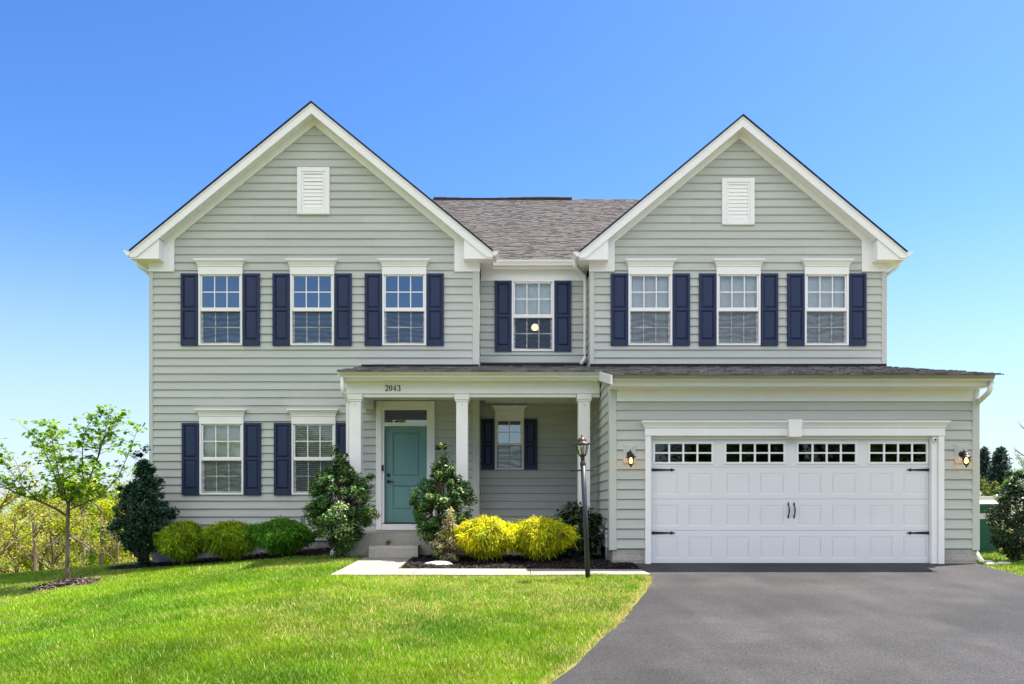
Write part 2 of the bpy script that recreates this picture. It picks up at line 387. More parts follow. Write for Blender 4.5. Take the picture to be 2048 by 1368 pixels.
# --- walls
def gable_lim(g, x0, x1, drop):
    return (lambda z: max(x0, g.cx - (g.za - drop - z)/g.sl)), (lambda z: min(x1, g.cx + (g.za - drop - z)/g.sl))
mb = MB(); lo, hi = gable_lim(GL, LX0, LX1, .30)
siding(mb, LX0, LX1, BASEZ, GL.za-.31, FRONT(LY), [hole(w) for w in WIN if w['Y'] == LY and w['cx'] < 0] + [DOORHOLE], lo, hi)
mb.build('wall', SIDING, HOUSE)
mb = MB(); lo, hi = gable_lim(GR, RX0, RX1, .30)
siding(mb, RX0, RX1, 2.70, GR.za-.31, FRONT(LY), [hole(w) for w in WIN if w['Y'] == LY and w['cx'] > 0], lo, hi)
mb.build('wall', SIDING, HOUSE)
mb = MB(); siding(mb, LX1, RX0, BASEZ, 5.12, FRONT(MY), [hole(w) for w in WIN if w['Y'] == MY]); mb.build('wall', SIDING, HOUSE)
GD0, GD1, GDB, GDT = PX(1301.5, GY), PX(1862, GY), -.985, PZ(872, GY)   # garage door opening
GC1 = PX(1874, GY)
mb = MB(); siding(mb, RX0, RX1, BASEZ, 1.95, FRONT(GY), [(GD0-.03, GC1+.03, -2, GDT+.05)]); mb.build('wall', SIDING, HOUSE)
roofy = lambda z: 13.5 + (z - GUT_Z + .10) / PITCH
mb = MB(); siding(mb, GY, MY, BASEZ, 2.98, lambda u, z, o: (RX0 - o, u, z), (), lambda z: max(GY, roofy(z)), lambda z: MY); mb.build('wall', SIDING, HOUSE)
mb = MB(); siding(mb, GY, 29.8, BASEZ, 2.98, lambda u, z, o: (RX1 + o, u, z), (), lambda z: max(GY, roofy(z)), lambda z: 29.8)
siding(mb, LY, 29.8, 2.98, 5.45, lambda u, z, o: (RX1 + o, u, z)); mb.build('wall', SIDING, HOUSE)
mb = MB(); siding(mb, LY, 29.8, BASEZ, 5.45, lambda u, z, o: (LX0 - o, u, z))
mb.build('wall', SIDING, HOUSE)
mb = MB(); siding(mb, LY, MY, BASEZ, 5.1, lambda u, z, o: (LX1 + o, u, z)); mb.build('wall', SIDING, HOUSE)
mb = MB(); siding(mb, LY, MY, 2.6, 5.1, lambda u, z, o: (RX0 - o, u, z)); mb.build('wall', SIDING, HOUSE)
mb = MB(); siding(mb, LX0, RX1, BASEZ, 5.45, lambda u, z, o: (u, 29.8 + o, z)); mb.build('wall', SIDING, HOUSE)
for x in (LX0, RX1): mb = MB(); mb.add([(x, 17.7, 5.43), (x, 29.8, 5.43), (x, 23.9, 9.05)], [(0, 1, 2)], 0, SIDING_COL); mb.build('wall', SIDING, HOUSE)
# rooms seen through the glass
mb = MB()
mb.box(LX0+.1, LX1-.15, 20.6, 20.7, -.5, 5.3); mb.box(LX1-.1, RX0+.1, 21.2, 21.3, -.5, 5.3); mb.box(RX0+.15, RX1-.1, 20.6, 20.7, 2.2, 5.3)
mb.box(LX0+.1, LX1-.15, LY+.12, 20.6, 5.15, 5.2); mb.box(RX0+.15, RX1-.1, LY+.12, 20.6, 5.15, 5.2); mb.box(LX1-.04, RX0+.04, MY+.12, 21.2, 5.15, 5.2); mb.box(LX0+.1, RX0-.05, MY+.1, 21.2, 2.35, 2.42)
mb.box(LX1-.12, LX1-.06, MY+.1, 21.2, -.5, 5.1); mb.box(RX0+.06, RX0+.12, MY+.1, 21.2, -.5, 5.1)
mb.box(LX0+.1, LX1-.15, LY+.15, 21, -.50, -.46); mb.box(LX1, RX0, MY+.15, 21, -.5, -.46)
mb.build('interior_wall', ROOM, HOUSE)
mb = MB(); mb.box(RX0+.15, RX1-.15, 16.5, 16.6, -.98, 2.1); mb.box(RX0+.15, RX1-.15, GY+.3, 16.5, 2.06, 2.1); mb.build('interior_wall', ROOM, HOUSE)

# --- foundation, corner boards
mb = MB(); mb.box(RX0+.03, GD0-.10, GY+.012, GY+.2, -1.12, BASEZ+.01); mb.box(GC1+.10, RX1-.03, GY+.012, GY+.2, -1.12, BASEZ+.01)
for k in range(2):
    z = -.98 + .125*k + .06
    mb.box(RX0+.031, GD0-.101, GY+.004, GY+.011, z, z+.11); mb.box(GC1+.101, RX1-.031, GY+.004, GY+.011, z, z+.11)
mb.box(RX0+.03, RX0+.23, GY+.2, MY, -1.12, BASEZ+.01); mb.box(RX1-.23, RX1-.03, GY+.2, 29.7, -1.2, BASEZ+.01)
mb.build('foundation', BLOCK, HOUSE)
mb = MB(); mb.box(LX0+.02, LX1, LY+.012, LY+.2, -1.45, BASEZ+.01); mb.box(LX0+.02, LX0+.22, LY+.2, 29.7, -3.5, BASEZ+.01)
for k in range(9):
    z = -1.30 + .068*k
    if z + .055 > BASEZ: break
    x = LX0 + .03 + (.1 if k % 2 else 0)
    while x < -3.1: w = .2 + random.uniform(-.01, .01); mb.box(x, x+w, LY+.002+random.uniform(0, .004), LY+.0115, z, z+.056); x += w + .012
mb.build('foundation', STONE, HOUSE)
def cboard(x0, x1, y0, y1, z0, z1):
    mb = MB(); mb.bbox(x0, x1, y0, y1, z0, z1, .008); mb.build('corner_board', SIDING_TRIM, HOUSE)
cboard(LX0-.03, LX0+.055, LY-.032, LY+.10, BASEZ-.02, 5.14)
cboard(LX1-.13, LX1+.025, LY-.032, LY+.10, BASEZ-.02, 5.14)
cboard(RX0-.02, RX0+.085, LY-.032, LY+.10, 2.86, 5.14)
cboard(RX1-.085, RX1+.03, LY-.032, LY+.10, 2.92, 5.3)
cboard(RX0-.03, RX0+.10, GY-.032, GY+.13, BASEZ-.02, PZ(774, GY))
cboard(RX1-.10, RX1+.03, GY-.032, GY+.13, BASEZ-.02, PZ(774, GY))

# --- shingles
def shingles(mb, org, ud, vd, ul, ur, vlen, expo=.142, dark=.22, base=(.086, .078, .077), thick=1.0, tabw=.62):
    """rows of tabs on a slope: org + u*ud + v*vd, between ul(v)..ur(v)"""
    org, ud, vd = Vector(org), Vector(ud), Vector(vd); n = ud.cross(vd).normalized()
    if n.z < 0: n = -n
    v = 0.0
    while v < vlen:
        a, b = ul(v), ur(v); v2 = min(v + expo*1.15, vlen); u = a - random.uniform(0, .2)
        while u < b:
            w = tabw*random.choice([.11, .16, .2, .26, .33]) * random.uniform(.9, 1.1); u0, u1 = max(u, a), min(u + w, b); u += w
            if u1 - u0 < .01: continue
            t = thick*random.choice([.006, .007, .013, .016]); dv = random.choice([0, 0, .008, -.008])
            k = random.uniform(.8, 1.22) * (1.0 if t > .01 else .85) * (.66 if random.random() < dark else 1); h = random.uniform(-.012, .014)
            c = (base[0]*k + h*.35, base[1]*k, base[2]*k - h*.2)
            p = lambda uu, vv, hh: org + ud*uu + vd*max(vv, 0) + n*hh
            A, B, Cc, D = p(u0, v+dv, t), p(u1, v+dv, t), p(u1, v2, .002), p(u0, v2, .002)
            mb.quad(A, B, Cc, D, 0, c); mb.quad(p(u0, v+dv, -.004), p(u1, v+dv, -.004), B, A, 0, tuple(q*.8 for q in c))
        v += expo
# main roof (front slope between the gables and the rest of the sheet)
EY, EZ, MP = 17.80, 5.44, .614; RY = 23.9; RZ = EZ + MP*(RY-EY)
vlen = math.hypot(RY-EY, RZ-EZ); vd = ((0, (RY-EY)/vlen, (RZ-EZ)/vlen))
mb = MB(); shingles(mb, (0, EY, EZ), (1, 0, 0), vd, lambda v: -3.4 if v > 2 else -1.2 - v*.9, lambda v: 4.6 if v > 2 else 2.4 + v*.9, vlen, expo=.128)
for s_, y2 in ((1, EY), (-1, 30.2)):
    a, b = (-7.95, y2, EZ-.02), (8.45, y2, EZ-.02); c, d = (8.45, RY, RZ-.012), (-7.95, RY, RZ-.012)
    mb.quad(a, b, c, d, 0, (.10, .09, .09)); mb.quad(*[(p[0], p[1], p[2]-.12) for p in (a, b, c, d)], 0, (.1, .09, .09))
mb.build('roof', SHINGLE, HOUSE)
mb = MB(); vx0, vx1 = PX(868, RY), PX(1143, RY); pts = np.linspace(vx0, vx1, 12)
for a, b in zip(pts, pts[1:]):
    h = .035 + .02*math.sin(a*1.7); mb.prism([(RY-.16, RZ-.09), (RY-.15, RZ-.03+h*.6), (RY, RZ+h+.03), (RY+.15, RZ-.03+h*.6), (RY+.16, RZ-.09)], a, b, axis='x')
mb.build('ridge_vent', FLASH, HOUSE)
# gable roofs, rakes, soffits, returns
def gable(g, x0, x1, wx0, wx1):
    Yf, Yw = 17.1, LY
    yr = EY + (g.za - EZ) / MP
    mb = MB()
    for s in (-1, 1):
        L = math.hypot(g.hw, g.hw*g.sl); vdir = (-s*g.hw/L, 0, g.hw*g.sl/L)
        t0 = (g.cx + s*g.hw, Yf-.02, g.zt)
        yb = lambda v: lerp(EY + .05, yr, v/L) - (Yf-.02)
        shingles(mb, t0, (0, 1, 0), vdir, lambda v: 0.0, yb, L, base=(.075, .066, .068))
        e = g.cx + s*g.hw
        mb.quad((e, Yf-.015, g.zt-.012), (g.cx, Yf-.015, g.za-.012), (g.cx, yr, g.za-.012), (e, EY+.05, g.zt-.012), 0, (.07, .06, .06))
        # drip edge, the dark line above the rake board
        mb.add([(e, Yf-.03, g.zt-.02), (g.cx, Yf-.03, g.za-.02), (g.cx, Yf-.03, g.za+.018), (e, Yf-.03, g.zt+.018), (e, Yf, g.zt+.012), (g.cx, Yf, g.za+.012)],
               [(0, 1, 2, 3), (3, 2, 5, 4)], 0, (.02, .022, .04))
    mb.build('roof', SHINGLE, HOUSE)
    mb = MB(); H = .24; xr = g.hw - (H-.13)/g.sl
    for s in (-1, 1):
        X = lambda d: g.cx + s*d
        pts = [(X(0), g.za-.02), (X(g.hw), g.zt-.02), (X(g.hw), g.zt-.13), (X(xr), g.zt-.13), (X(0), g.za-H)]
        mb.prism(pts if s < 0 else pts[::-1], Yf, Yf+.022)
        pts = [(X(.0), g.za-.02), (X(g.hw), g.zt-.02), (X(g.hw), g.zt-.065), (X(0), g.za-.065)]     # shingle mould
        mb.prism(pts if s < 0 else pts[::-1], Yf-.012, Yf-.0005)
    mb.build('rake_board', TRIM, HOUSE)
    mb = MB()
    for s in (-1, 1):
        X = lambda d: g.cx + s*d; n = 34; dm = g.hw - .62
        for i in range(n):                     # grooved soffit panels
            d0, d1 = dm*i/n, dm*(i+1)/n; zz = lambda d: g.za - .225 - g.sl*d; e = .012
            mb.quad((X(d0), Yf+.022, zz(d0)), (X(d1-e), Yf+.022, zz(d1-e)), (X(d1-e), Yw, zz(d1-e)), (X(d0), Yw, zz(d0)))
            mb.quad((X(d1-e), Yf+.022, zz(d1-e)), (X(d1), Yf+.022, zz(d1)+.008), (X(d1), Yw, zz(d1)+.008), (X(d1-e), Yw, zz(d1-e)))
            mb.quad((X(d1), Yf+.022, zz(d1)+.008), (X(d1), Yf+.022, zz(d1)), (X(d1), Yw, zz(d1)), (X(d1), Yw, zz(d1)+.008))
    mb.build('soffit', SOFFIT, HOUSE)
    mb = MB()
    for s in (-1, 1):                          # frieze under the soffit
        X = lambda d: g.cx + s*d; dm = g.hw - .60
        pts = [(X(0), g.za-.20), (X(dm), g.za-.20-g.sl*dm), (X(dm), g.za-.365-g.sl*dm), (X(0), g.za-.365)]
        mb.prism(pts if s < 0 else pts[::-1], Yw-.045, Yw+.01)
    for wx, s in ((wx0, -1), (wx1, 1)):        # block on the wall below the return
        xi = wx - s*.52; xo = wx + s*.03
        pts = [(xo, 5.11), (xi, 5.11), (xi, g.z(xi)-.20), (xo, g.z(xo)-.20)]
        mb.prism(pts if s > 0 else pts[::-1], Yw-.05, Yw+.01)
    mb.build('frieze_board', TRIM, HOUSE)
    for s in (-1, 1):
        mb = MB(); X = lambda d: g.cx + s*d; di = g.hw - .62; zb = g.zt - .13
        pts = [(X(g.hw-.02), zb-.012), (X(di), zb-.012), (X(di), g.za-.235-g.sl*di), (X(g.hw-.02), g.za-.235-g.sl*(g.hw-.12))]
        mb.prism(pts if s > 0 else pts[::-1], Yf+.024, Yw-.052)
        mb.box(min(X(g.hw-.01), X(di-.012)), max(X(g.hw-.01), X(di-.012)), Yf+.012, Yw-.051, zb-.03, zb-.0125)
        mb.build('cornice_return', TRIM, HOUSE)
    # eave soffit + fascia going back along the house sides
    for s, wx in ((-1, wx0), (1, wx1)):
        mb = MB(); e = g.cx + s*g.hw; yb = 29.8 if (s < 0 and g is GL) or (s > 0 and g is GR) else 17.95
        mb.box(min(e-s*.03, wx), max(e-s*.03, wx), Yw-.05, yb, g.zt-.16, g.zt-.145)
        mb.box(min(e, e-s*.025), max(e, e-s*.025), Yf+.03, yb, g.zt-.145, g.zt-.02)
        mb.build('soffit', SOFFIT, HOUSE)
gable(GL, 0, 0, LX0, LX1); gable(GR, 0, 0, RX0, RX1)
# gutters: K profile
KP = [(0, 0), (0, -.105), (-.065, -.105), (-.072, -.085), (-.085, -.06), (-.112, -.022), (-.112, -.006), (-.118, 0), (-.110, .004), (-.10, -.012), (-.01, -.012)]
def gutter_x(x0, x1, y, z, end=None):
    mb = MB(); mb.prism([(y+p[0], z+p[1]) for p in KP], x0, x1, axis='x'); return mb
def gutter_y(x, y0, y1, z, s):
    mb = MB(); mb.prism([(x - s*p[0], z+p[1]) for p in KP], y0, y1, axis='y'); return mb
for g, s in ((GL, -1), (GL, 1), (GR, -1), (GR, 1)):
    yb = 29.8 if (g is GL) == (s < 0) else 17.60
    gutter_y(g.cx + s*(g.hw+.002), 17.095, yb, g.zt+.01, s).build('gutter', GUTTER, HOUSE)
gutter_x(GL.cx+GL.hw+.02, GR.cx-GR.hw-.02, 17.79, PZ(520, 17.68), None).build('gutter', GUTTER, HOUSE)
mb = MB(); xa, xb = LX1+.03, RX0-.02
mb.box(xa, xb, 17.795, 17.82, PZ(537.5, 17.80), EZ-.02); mb.build('fascia', TRIM, HOUSE)
def dotted(mb, x0, x1, y0, y1, z, step=.10):
    """vented soffit: panels with a real gap row near the wall side"""
    mb.box(x0, x1, y0, y1-.055, z, z+.012); mb.box(x0, x1, y1-.035, y1, z, z+.012); x = x0
    while x < x1: mb.box(x, min(x+step*.6, x1), y1-.055, y1-.035, z+.001, z+.011); x += step
    mb.box(x0, x1, y0, y1, z+.03, z+.035)
mb = MB(); dotted(mb, xa, xb, 17.82, MY-.03, PZ(538, 17.82)); mb.build('soffit', SOFFIT, HOUSE)
mb = MB(); mb.bbox(xa, xb, MY-.045, MY+.01, PZ(562.5, MY), PZ(541, MY)); mb.build('frieze_board', TRIM, HOUSE)

# --- porch and garage low roof
RT = .01
Lp, Lg = -3.12, 1.775
mb = MB()
nrm_len = math.hypot(1, PITCH); vd = (0, 1/nrm_len, PITCH/nrm_len)
shingles(mb, (0, 13.42, low_roof(13.42)+RT), (1, 0, 0), vd, lambda v: Lg-.02, lambda v: RX1+.06 + .05, (LY-13.42)*nrm_len, base=(.20, .187, .188), dark=.45, thick=2.0, tabw=.8)
shingles(mb, (0, 14.96, low_roof(14.96)+RT), (1, 0, 0), vd, lambda v: Lp-.04, lambda v: Lg-.02, (LY-14.96)*nrm_len, base=(.20, .187, .188), dark=.45, thick=2.0, tabw=.8)
shingles(mb, (0, LY, low_roof(LY)+RT), (1, 0, 0), vd, lambda v: LX1, lambda v: RX0, (MY-LY)*nrm_len, base=(.20, .187, .188), dark=.45, thick=2.0, tabw=.8)
for (a, b, y0, y1) in ((Lg, RX1+.05, 13.46, LY), (Lp, Lg, 15.0, MY)):
    z0, z1 = low_roof(y0)-.002, low_roof(y1)-.002
    mb.quad((a, y0, z0), (b, y0, z0), (b, y1, z1), (a, y1, z1), 0, (.08, .07, .07))
    mb.quad((a, y0, z0-.05), (b, y0, z0-.05), (b, y1, z1-.05), (a, y1, z1-.05), 0, (.3, .28, .26))
mb.build('roof', SHINGLE, HOUSE)
mb = MB(); zf = low_roof(LY)
mb.box(Lp+.0, LX1+.01, LY-.045, LY-.022, zf+.016, zf+.072); mb.box(RX0-.01, RX1+.01, LY-.045, LY-.022, zf+.016, zf+.085)
mb.box(LX1+.03, RX0-.03, MY-.045, MY-.022, low_roof(MY)+.016, low_roof(MY)+.08)
mb.build('flashing', FLASH, HOUSE)
gutter_x(Lg-.005, PX(1991, 13.5), 13.5+.118, GUT_Z+.012).build('gutter', GUTTER, HOUSE)
gutter_x(PX(675, 15.0), Lg-.03, 15.0+.118, low_roof(15.0)+.012).build('gutter', GUTTER, HOUSE)
mb = MB()                                             # fascias and end rakes
mb.bbox(Lg, RX1+.05, 13.622, 13.65, PZ(772, 13.62), GUT_Z-.01); mb.bbox(Lp, Lg-.03, 15.122, 15.15, PZ(760, 15.1), low_roof(15.1)-.02)
for (x0, x1, y0, y1) in ((Lg-.03, Lg, 13.40, 15.13), (RX1+.05, RX1+.075, 13.65, LY-.05), (Lp-.028, Lp, 15.13, LY-.05)):
    z0, z1 = low_roof(y0), low_roof(y1)
    mb.prism([(y0, z0+.005), (y1, z1+.005), (y1, z1-.17), (y0, z0-.15)], x0, x1, axis='x')
mb.build('fascia', TRIM, HOUSE)
mb = MB(); zs = PZ(773.5, 13.65)
dotted(mb, Lg, RX1+.05, 13.65, GY-.02, zs); zs2 = PZ(760.5, 15.12); dotted(mb, Lp, Lg-.03, 15.15, 15.34, zs2)
mb.build('soffit', SOFFIT, HOUSE)
mb = MB(); mb.bbox(RX0+.10, RX1-.10, GY-.045, GY+.02, PZ(803, GY), zs+.02); mb.build('frieze_board', TRIM, HOUSE)
BY = 15.35
mb = MB(); mb.bbox(PX(692, BY), RX0-.03, BY, BY+.24, PZ(787, BY), zs2+.03, .008); mb.box(PX(723, BY), PX(910, BY), BY+.045, BY+.20, PZ(793.5, BY), PZ(787, BY)-.0005)
mb.box(PX(938, BY), PX(1153, BY), BY+.045, BY+.20, PZ(793.5, BY), PZ(787, BY)-.0005); mb.box(PX(1184, BY), RX0-.03, BY+.045, BY+.2, PZ(793.5, BY), PZ(787, BY)-.0005)
mb.box(PX(692, BY), PX(692, BY)+.2, BY+.241, LY-.03, PZ(793, BY), zs2+.03)
mb.build('porch_beam', TRIM, HOUSE)
mb = MB(); x = PX(692, BY)+.2
while x < RX0-.05: mb.box(x, min(x+.294, RX0-.03), BY+.245, MY-.025 if x > LX1 else LY-.025, 2.33, 2.35); mb.box(x+.294, x+.30, BY+.245, LY-.025, 2.337, 2.35); x += .30
mb.build('porch_ceiling', SOFFIT, HOUSE)
for px in (710, 924, 1168.7):
    mb = MB(); c = PX(px, BY+.02); w = .112; yc = BY + .13
    mb.bbox(c-w, c+w, yc-w, yc+w, -.49, PZ(800, BY), .006)
    mb.bbox(c-w-.032, c+w+.032, yc-w-.032, yc+w+.032, PZ(799.5, BY), PZ(787.5, BY), .01); mb.bbox(c-w-.016, c+w+.016, yc-w-.016, yc+w+.016, PZ(803, BY), PZ(799.6, BY), .005)
    mb.bbox(c-w-.03, c+w+.03, yc-w-.03, yc+w+.03, -.486, -.33, .01)
    col = mb.build('porch_column', TRIM, HOUSE)
    mb = MB(); mb.tube([(c, yc-w-.003, PZ(809.5, BY)), (c, yc-w+.002, PZ(809.5, BY))], .011, 8); mb.build('screw', SCREW, col)
mb = MB(); mb.bbox(-3.04, RX0-.03, 15.15, LY-.025, -.95, -.487, .012); mb.box(LX1+.03, RX0-.03, LY-.025, MY-.02, -.8, -.4875); mb.build('porch_floor', STOOP, HOUSE)
mb = MB()
sx0, sx1 = PX(738, 14.85), PX(836, 14.85)
pf = [(14.80, -.99), (14.82, -.74), (14.845, -.705), (14.88, -.695), (15.147, -.69), (15.147, -.99)]
mb.prism(pf, sx0, sx1, axis='x'); mb.build('step', STOOP, HOUSE)

# --- windows
def window(w):
    cx, Y, zb, W, H = w['cx'], w['Y'], w['zb'], w['w'], w['h']; x0, x1 = cx-W/2, cx+W/2; k = H/1.56
    yA, yB = Y-.052, Y+.09; J = .072 if W > .8 else .075
    zu1, zu0, zl1, zl0 = zb+1.511*k, zb+.815*k, zb+.729*k, zb+.062*k
    mb = MB()
    mb.bbox(x0, x0+J-.03, yA, yB, zb, zb+H, .007); mb.bbox(x1-J+.03, x1, yA, yB, zb, zb+H, .007)
    mb.bbox(x0+J-.03, x1-J+.03, yA, yB, zb+H-.03, zb+H, .005); mb.bbox(x0+J-.03, x1-J+.03, yA, yB, zb, zb+.035, .006)
    s0, s1 = x0+J-.03, x1-J+.03
    # upper sash
    mb.bbox(s0, s0+.032, Y-.028, Y+.02, zu0, zu1+.001, .004); mb.bbox(s1-.032, s1, Y-.028, Y+.02, zu0, zu1+.001, .004)
    mb.bbox(s0+.032, s1-.032, Y-.028, Y+.02, zu1-.012, zb+H-.031, .004)
    mb.bbox(s0, s1, Y-.040, Y+.02, zl1+.008, zu0, .006)                      # meeting rail
    # lower sash, set back
    mb.bbox(s0, s0+.036, Y+.026, Y+.07, zb+.036, zl1+.007, .004); mb.bbox(s1-.036, s1, Y+.026, Y+.07, zb+.036, zl1+.007, .004)
    mb.bbox(s0+.036, s1-.036, Y+.026, Y+.07, zb+.036, zl0+.012, .004)
    wo = mb.build('window', TRIM, HOUSE)
    mb = MB(); mb.box(s0+.03, s1-.03, Y-.004, Y, zu0-.01, zu1-.008); PM = PANE if w['kind'] == 'dark' else PANE_C; mb.build('pane', PM, wo)
    mb = MB(); mb.box(s0+.034, s1-.034, Y+.046, Y+.05, zl0, zl1+.006); mb.build('pane', PM, wo)
    mb = MB(); n = w['cols']; b = .0105
    for (a0, a1, yg) in ((zu0, zu1-.012, Y-.0125), (zl0+.012, zl1+.005, Y+.037)):
        gx0, gx1 = s0+.033, s1-.033
        for i in range(1, n): x = lerp(gx0, gx1, i/n); mb.box(x-b, x+b, yg, yg+.006, a0, a1)
        z = (a0+a1)/2; mb.box(gx0, gx1, yg+.001, yg+.005, z-b, z+b)
    mb.build('grille', TRIM, wo)
    mb = MB(); mb.quad((s0+.004, Y+.012, zb+.04), (s1-.004, Y+.012, zb+.04), (s1-.004, Y+.012, zl1+.006), (s0+.004, Y+.012, zl1+.006)); mb.build('screen', SCREEN, wo)
    if w['kind'] == 'blind':
        mb = MB(); z = zb + .05; i = 0; dz, dy = (.043, .022) if cx < -5 else (.031, .036)
        while z < zb+H-.05:
            mb.quad((s0+.01, Y+.107, z), (s1-.01, Y+.107, z), (s1-.01, Y+.107-dy, z+dz), (s0+.01, Y+.107-dy, z+dz)); z += .046; i += 1
        mb.build('blind', BLIND, wo)
    elif w['kind'] == 'shade':
        mb = MB(); zc = (zu0 - .05) if w['Y'] == MY else zb + .03; n = 12
        for i in range(n):
            a, b2 = lerp(s0, s1, i/n), lerp(s0, s1, (i+1)/n); o = .004*math.sin(i*1.3)
            mb.quad((a, Y+.095+o, zc), (b2, Y+.095-o, zc), (b2, Y+.095-o, zb+H-.04), (a, Y+.095+o, zb+H-.04))
        mb.build('roller_shade', BLIND, wo)
    if w['hood']:
        mb = MB(); zt = zb+H; hb = .135 if W > .8 else .17; hc = .15 if W > .8 else .12
        fl = .075
        mb.bbox(x0-.002, x1+.002, Y-.062, Y+.01, zt-.035, zt+hb, .006)
        mb.bbox(x0-.012, x1+.012, Y-.075, Y+.01, zt+hb+.0005, zt+hb+.025, .004)
        lv = [(0, .025), (.018, .045), (.022, .06), (.05, .10), (fl, hc-.028), (fl, hc)]
        for (f0, h0), (f1, h1) in zip(lv, lv[1:]):
            r = [(x0-f0, Y-.062-f0, zt+hb+h0), (x1+f0, Y-.062-f0, zt+hb+h0), (x1+f0, Y+.01, zt+hb+h0), (x0-f0, Y+.01, zt+hb+h0)]
            t = [(x0-f1, Y-.062-f1, zt+hb+h1), (x1+f1, Y-.062-f1, zt+hb+h1), (x1+f1, Y+.01, zt+hb+h1), (x0-f1, Y+.01, zt+hb+h1)]
            mb.add(r + t, [(0, 1, 5, 4), (1, 2, 6, 5), (3, 0, 4, 7)])
        mb.quad((x0-fl, Y-.062-fl, zt+hb+hc), (x1+fl, Y-.062-fl, zt+hb+hc), (x1+fl, Y+.01, zt+hb+hc), (x0-fl, Y+.01, zt+hb+hc))
        mb.build('head_trim', TRIM, wo)
for w in WIN: window(w)
# warm lamp behind the centre window and small ceiling spot
lx, lz = PX(1070, 19.6), PZ(661, 19.6)
mb = MB(); mb.lathe([(.01, 0), (.07, .02), (.09, .08), (.06, .14), (.01, .16)], (lx, 19.6, lz), 12); PL = mb.build('pendant_light', BULB_SOFT, HOUSE, True)
mb = MB(); mb.tube([(lx, 19.6, lz+.16), (lx, 19.6, 5.15)], .006, 6); mb.build('cord', BLACK, PL)

# --- shutters
def shutter(x0, x1, Y, z0, z1):
    mb = MB(); ya = Y - .064; st = .052 * min(1, (x1-x0)/.37 + .1); H = z1-z0; k = H/1.555
    rt, rm, rb = .055*k, .062*k, .125*k; zm = z0 + H*.50
    mb.bbox(x0, x0+st, ya, Y-.012, z0, z1, .006); mb.bbox(x1-st, x1, ya, Y-.012, z0, z1, .006)
    mb.bbox(x0+st, x1-st, ya+.003, Y-.012, z1-rt, z1, .004); mb.bbox(x0+st, x1-st, ya+.003, Y-.012, z0, z0+rb, .004); mb.bbox(x0+st, x1-st, ya+.003, Y-.012, zm-rm/2, zm+rm/2, .006)
    for a, b in ((z0+rb, zm-rm/2), (zm+rm/2, z1-rt)):
        xa, xb = x0+st, x1-st; i = .042
        mb.quad((xa, ya+.026, a), (xb, ya+.026, a), (xb, ya+.026, b), (xa, ya+.026, b))
        o = [(xa+.014, ya+.0255, a+.014), (xb-.014, ya+.0255, a+.014), (xb-.014, ya+.0255, b-.014), (xa+.014, ya+.0255, b-.014)]
        n_ = [(xa+i, ya+.006, a+i), (xb-i, ya+.006, a+i), (xb-i, ya+.006, b-i), (xa+i, ya+.006, b-i)]
        mb.add(o + n_, [(4, 5, 6, 7), (0, 1, 5, 4), (1, 2, 6, 5), (2, 3, 7, 6), (3, 0, 4, 7)])
    mb.build('shutter', SHUTTER, HOUSE)
for w in WIN:
    Y, W = w['Y'], w['w']; sw = .372 if W > .8 else .295; z1 = w['zb'] + w['h'] + (-.01 if W > .8 else .0)
    a, b = w['cx']-W/2, w['cx']+W/2
    for s in (0, 1):
        if s == 0: shutter(a-.006-sw, a-.006, Y, w['zb']-.005, z1)
        else: shutter(b+.006, b+.006+sw, Y, w['zb']-.005, z1)

# --- gable vents
for cx, y0, y1 in ((PX(627.5, LY), 336, 430), (PX(1475.5, LY), 357.5, 451)):
    mb = MB(); z1, z0 = PZ(y0, LY), PZ(y1, LY); hw = .352; ya = LY-.06
    f = .10
    mb.bbox(cx-hw, cx-hw+f, ya, LY+.01, z0, z1, .01); mb.bbox(cx+hw-f, cx+hw, ya, LY+.01, z0, z1, .01)
    mb.bbox(cx-hw+f, cx+hw-f, ya, LY+.01, z1-f, z1, .01); mb.bbox(cx-hw+f, cx+hw-f, ya, LY+.01, z0, z0+f, .01)
    vent = mb.build('gable_vent', TRIM, HOUSE)
    mb = MB(); e = .045; a, b, c, d = cx-hw+f, cx+hw-f, z0+f, z1-f
    mb.bbox(a, a+e, ya+.012, LY, c, d, .006); mb.bbox(b-e, b, ya+.012, LY, c, d, .006); mb.bbox(a+e, b-e, ya+.012, LY, d-e, d, .006); mb.bbox(a+e, b-e, ya+.012, LY, c, c+e, .006)
    n = 9; zz0, zz1 = c+e, d-e
    for i in range(n):
        za, zb_ = lerp(zz0, zz1, i/n), lerp(zz0, zz1, (i+1)/n)
        mb.quad((a+e, ya+.018, za+.004), (b-e, ya+.018, za+.004), (b-e, ya+.034, zb_), (a+e, ya+.034, zb_)); mb.quad((a+e, ya+.034, za), (b-e, ya+.034, za), (b-e, ya+.018, za+.004), (a+e, ya+.018, za+.004))
    mb.build('louver', TRIM, vent)

# --- front door
yd = LY
mb = MB(); zt = PZ(802.5, LY); zk = PZ(1060, LY)
ix0, ix1 = PX(769, LY), PX(854, LY)
mb.bbox(DX0, ix0-.05, yd-.06, yd+.05, zk, zt, .01); mb.bbox(ix1+.05, DX1, yd-.06, yd+.05, zk, zt, .01); mb.bbox(ix0-.05, ix1+.05, yd-.06, yd+.05, zt-.13, zt, .01)
mb.bbox(ix0-.05, ix0, yd-.038, yd+.12, zk+.15, zt-.13, .006); mb.bbox(ix1, ix1+.05, yd-.038, yd+.12, zk+.15, zt-.13, .006); mb.bbox(ix0, ix1, yd-.038, yd+.12, PZ(820, LY), zt-.13, .006)
mb.bbox(ix0, ix1, yd-.03, yd+.10, PZ(852.5, LY), PZ(845, LY), .006)
mb.bbox(ix0-.05, ix1+.05, yd-.05, yd+.1, zk, PZ(1046.5, LY)-.012, .006)
DF = mb.build('door_frame', TRIM, HOUSE)
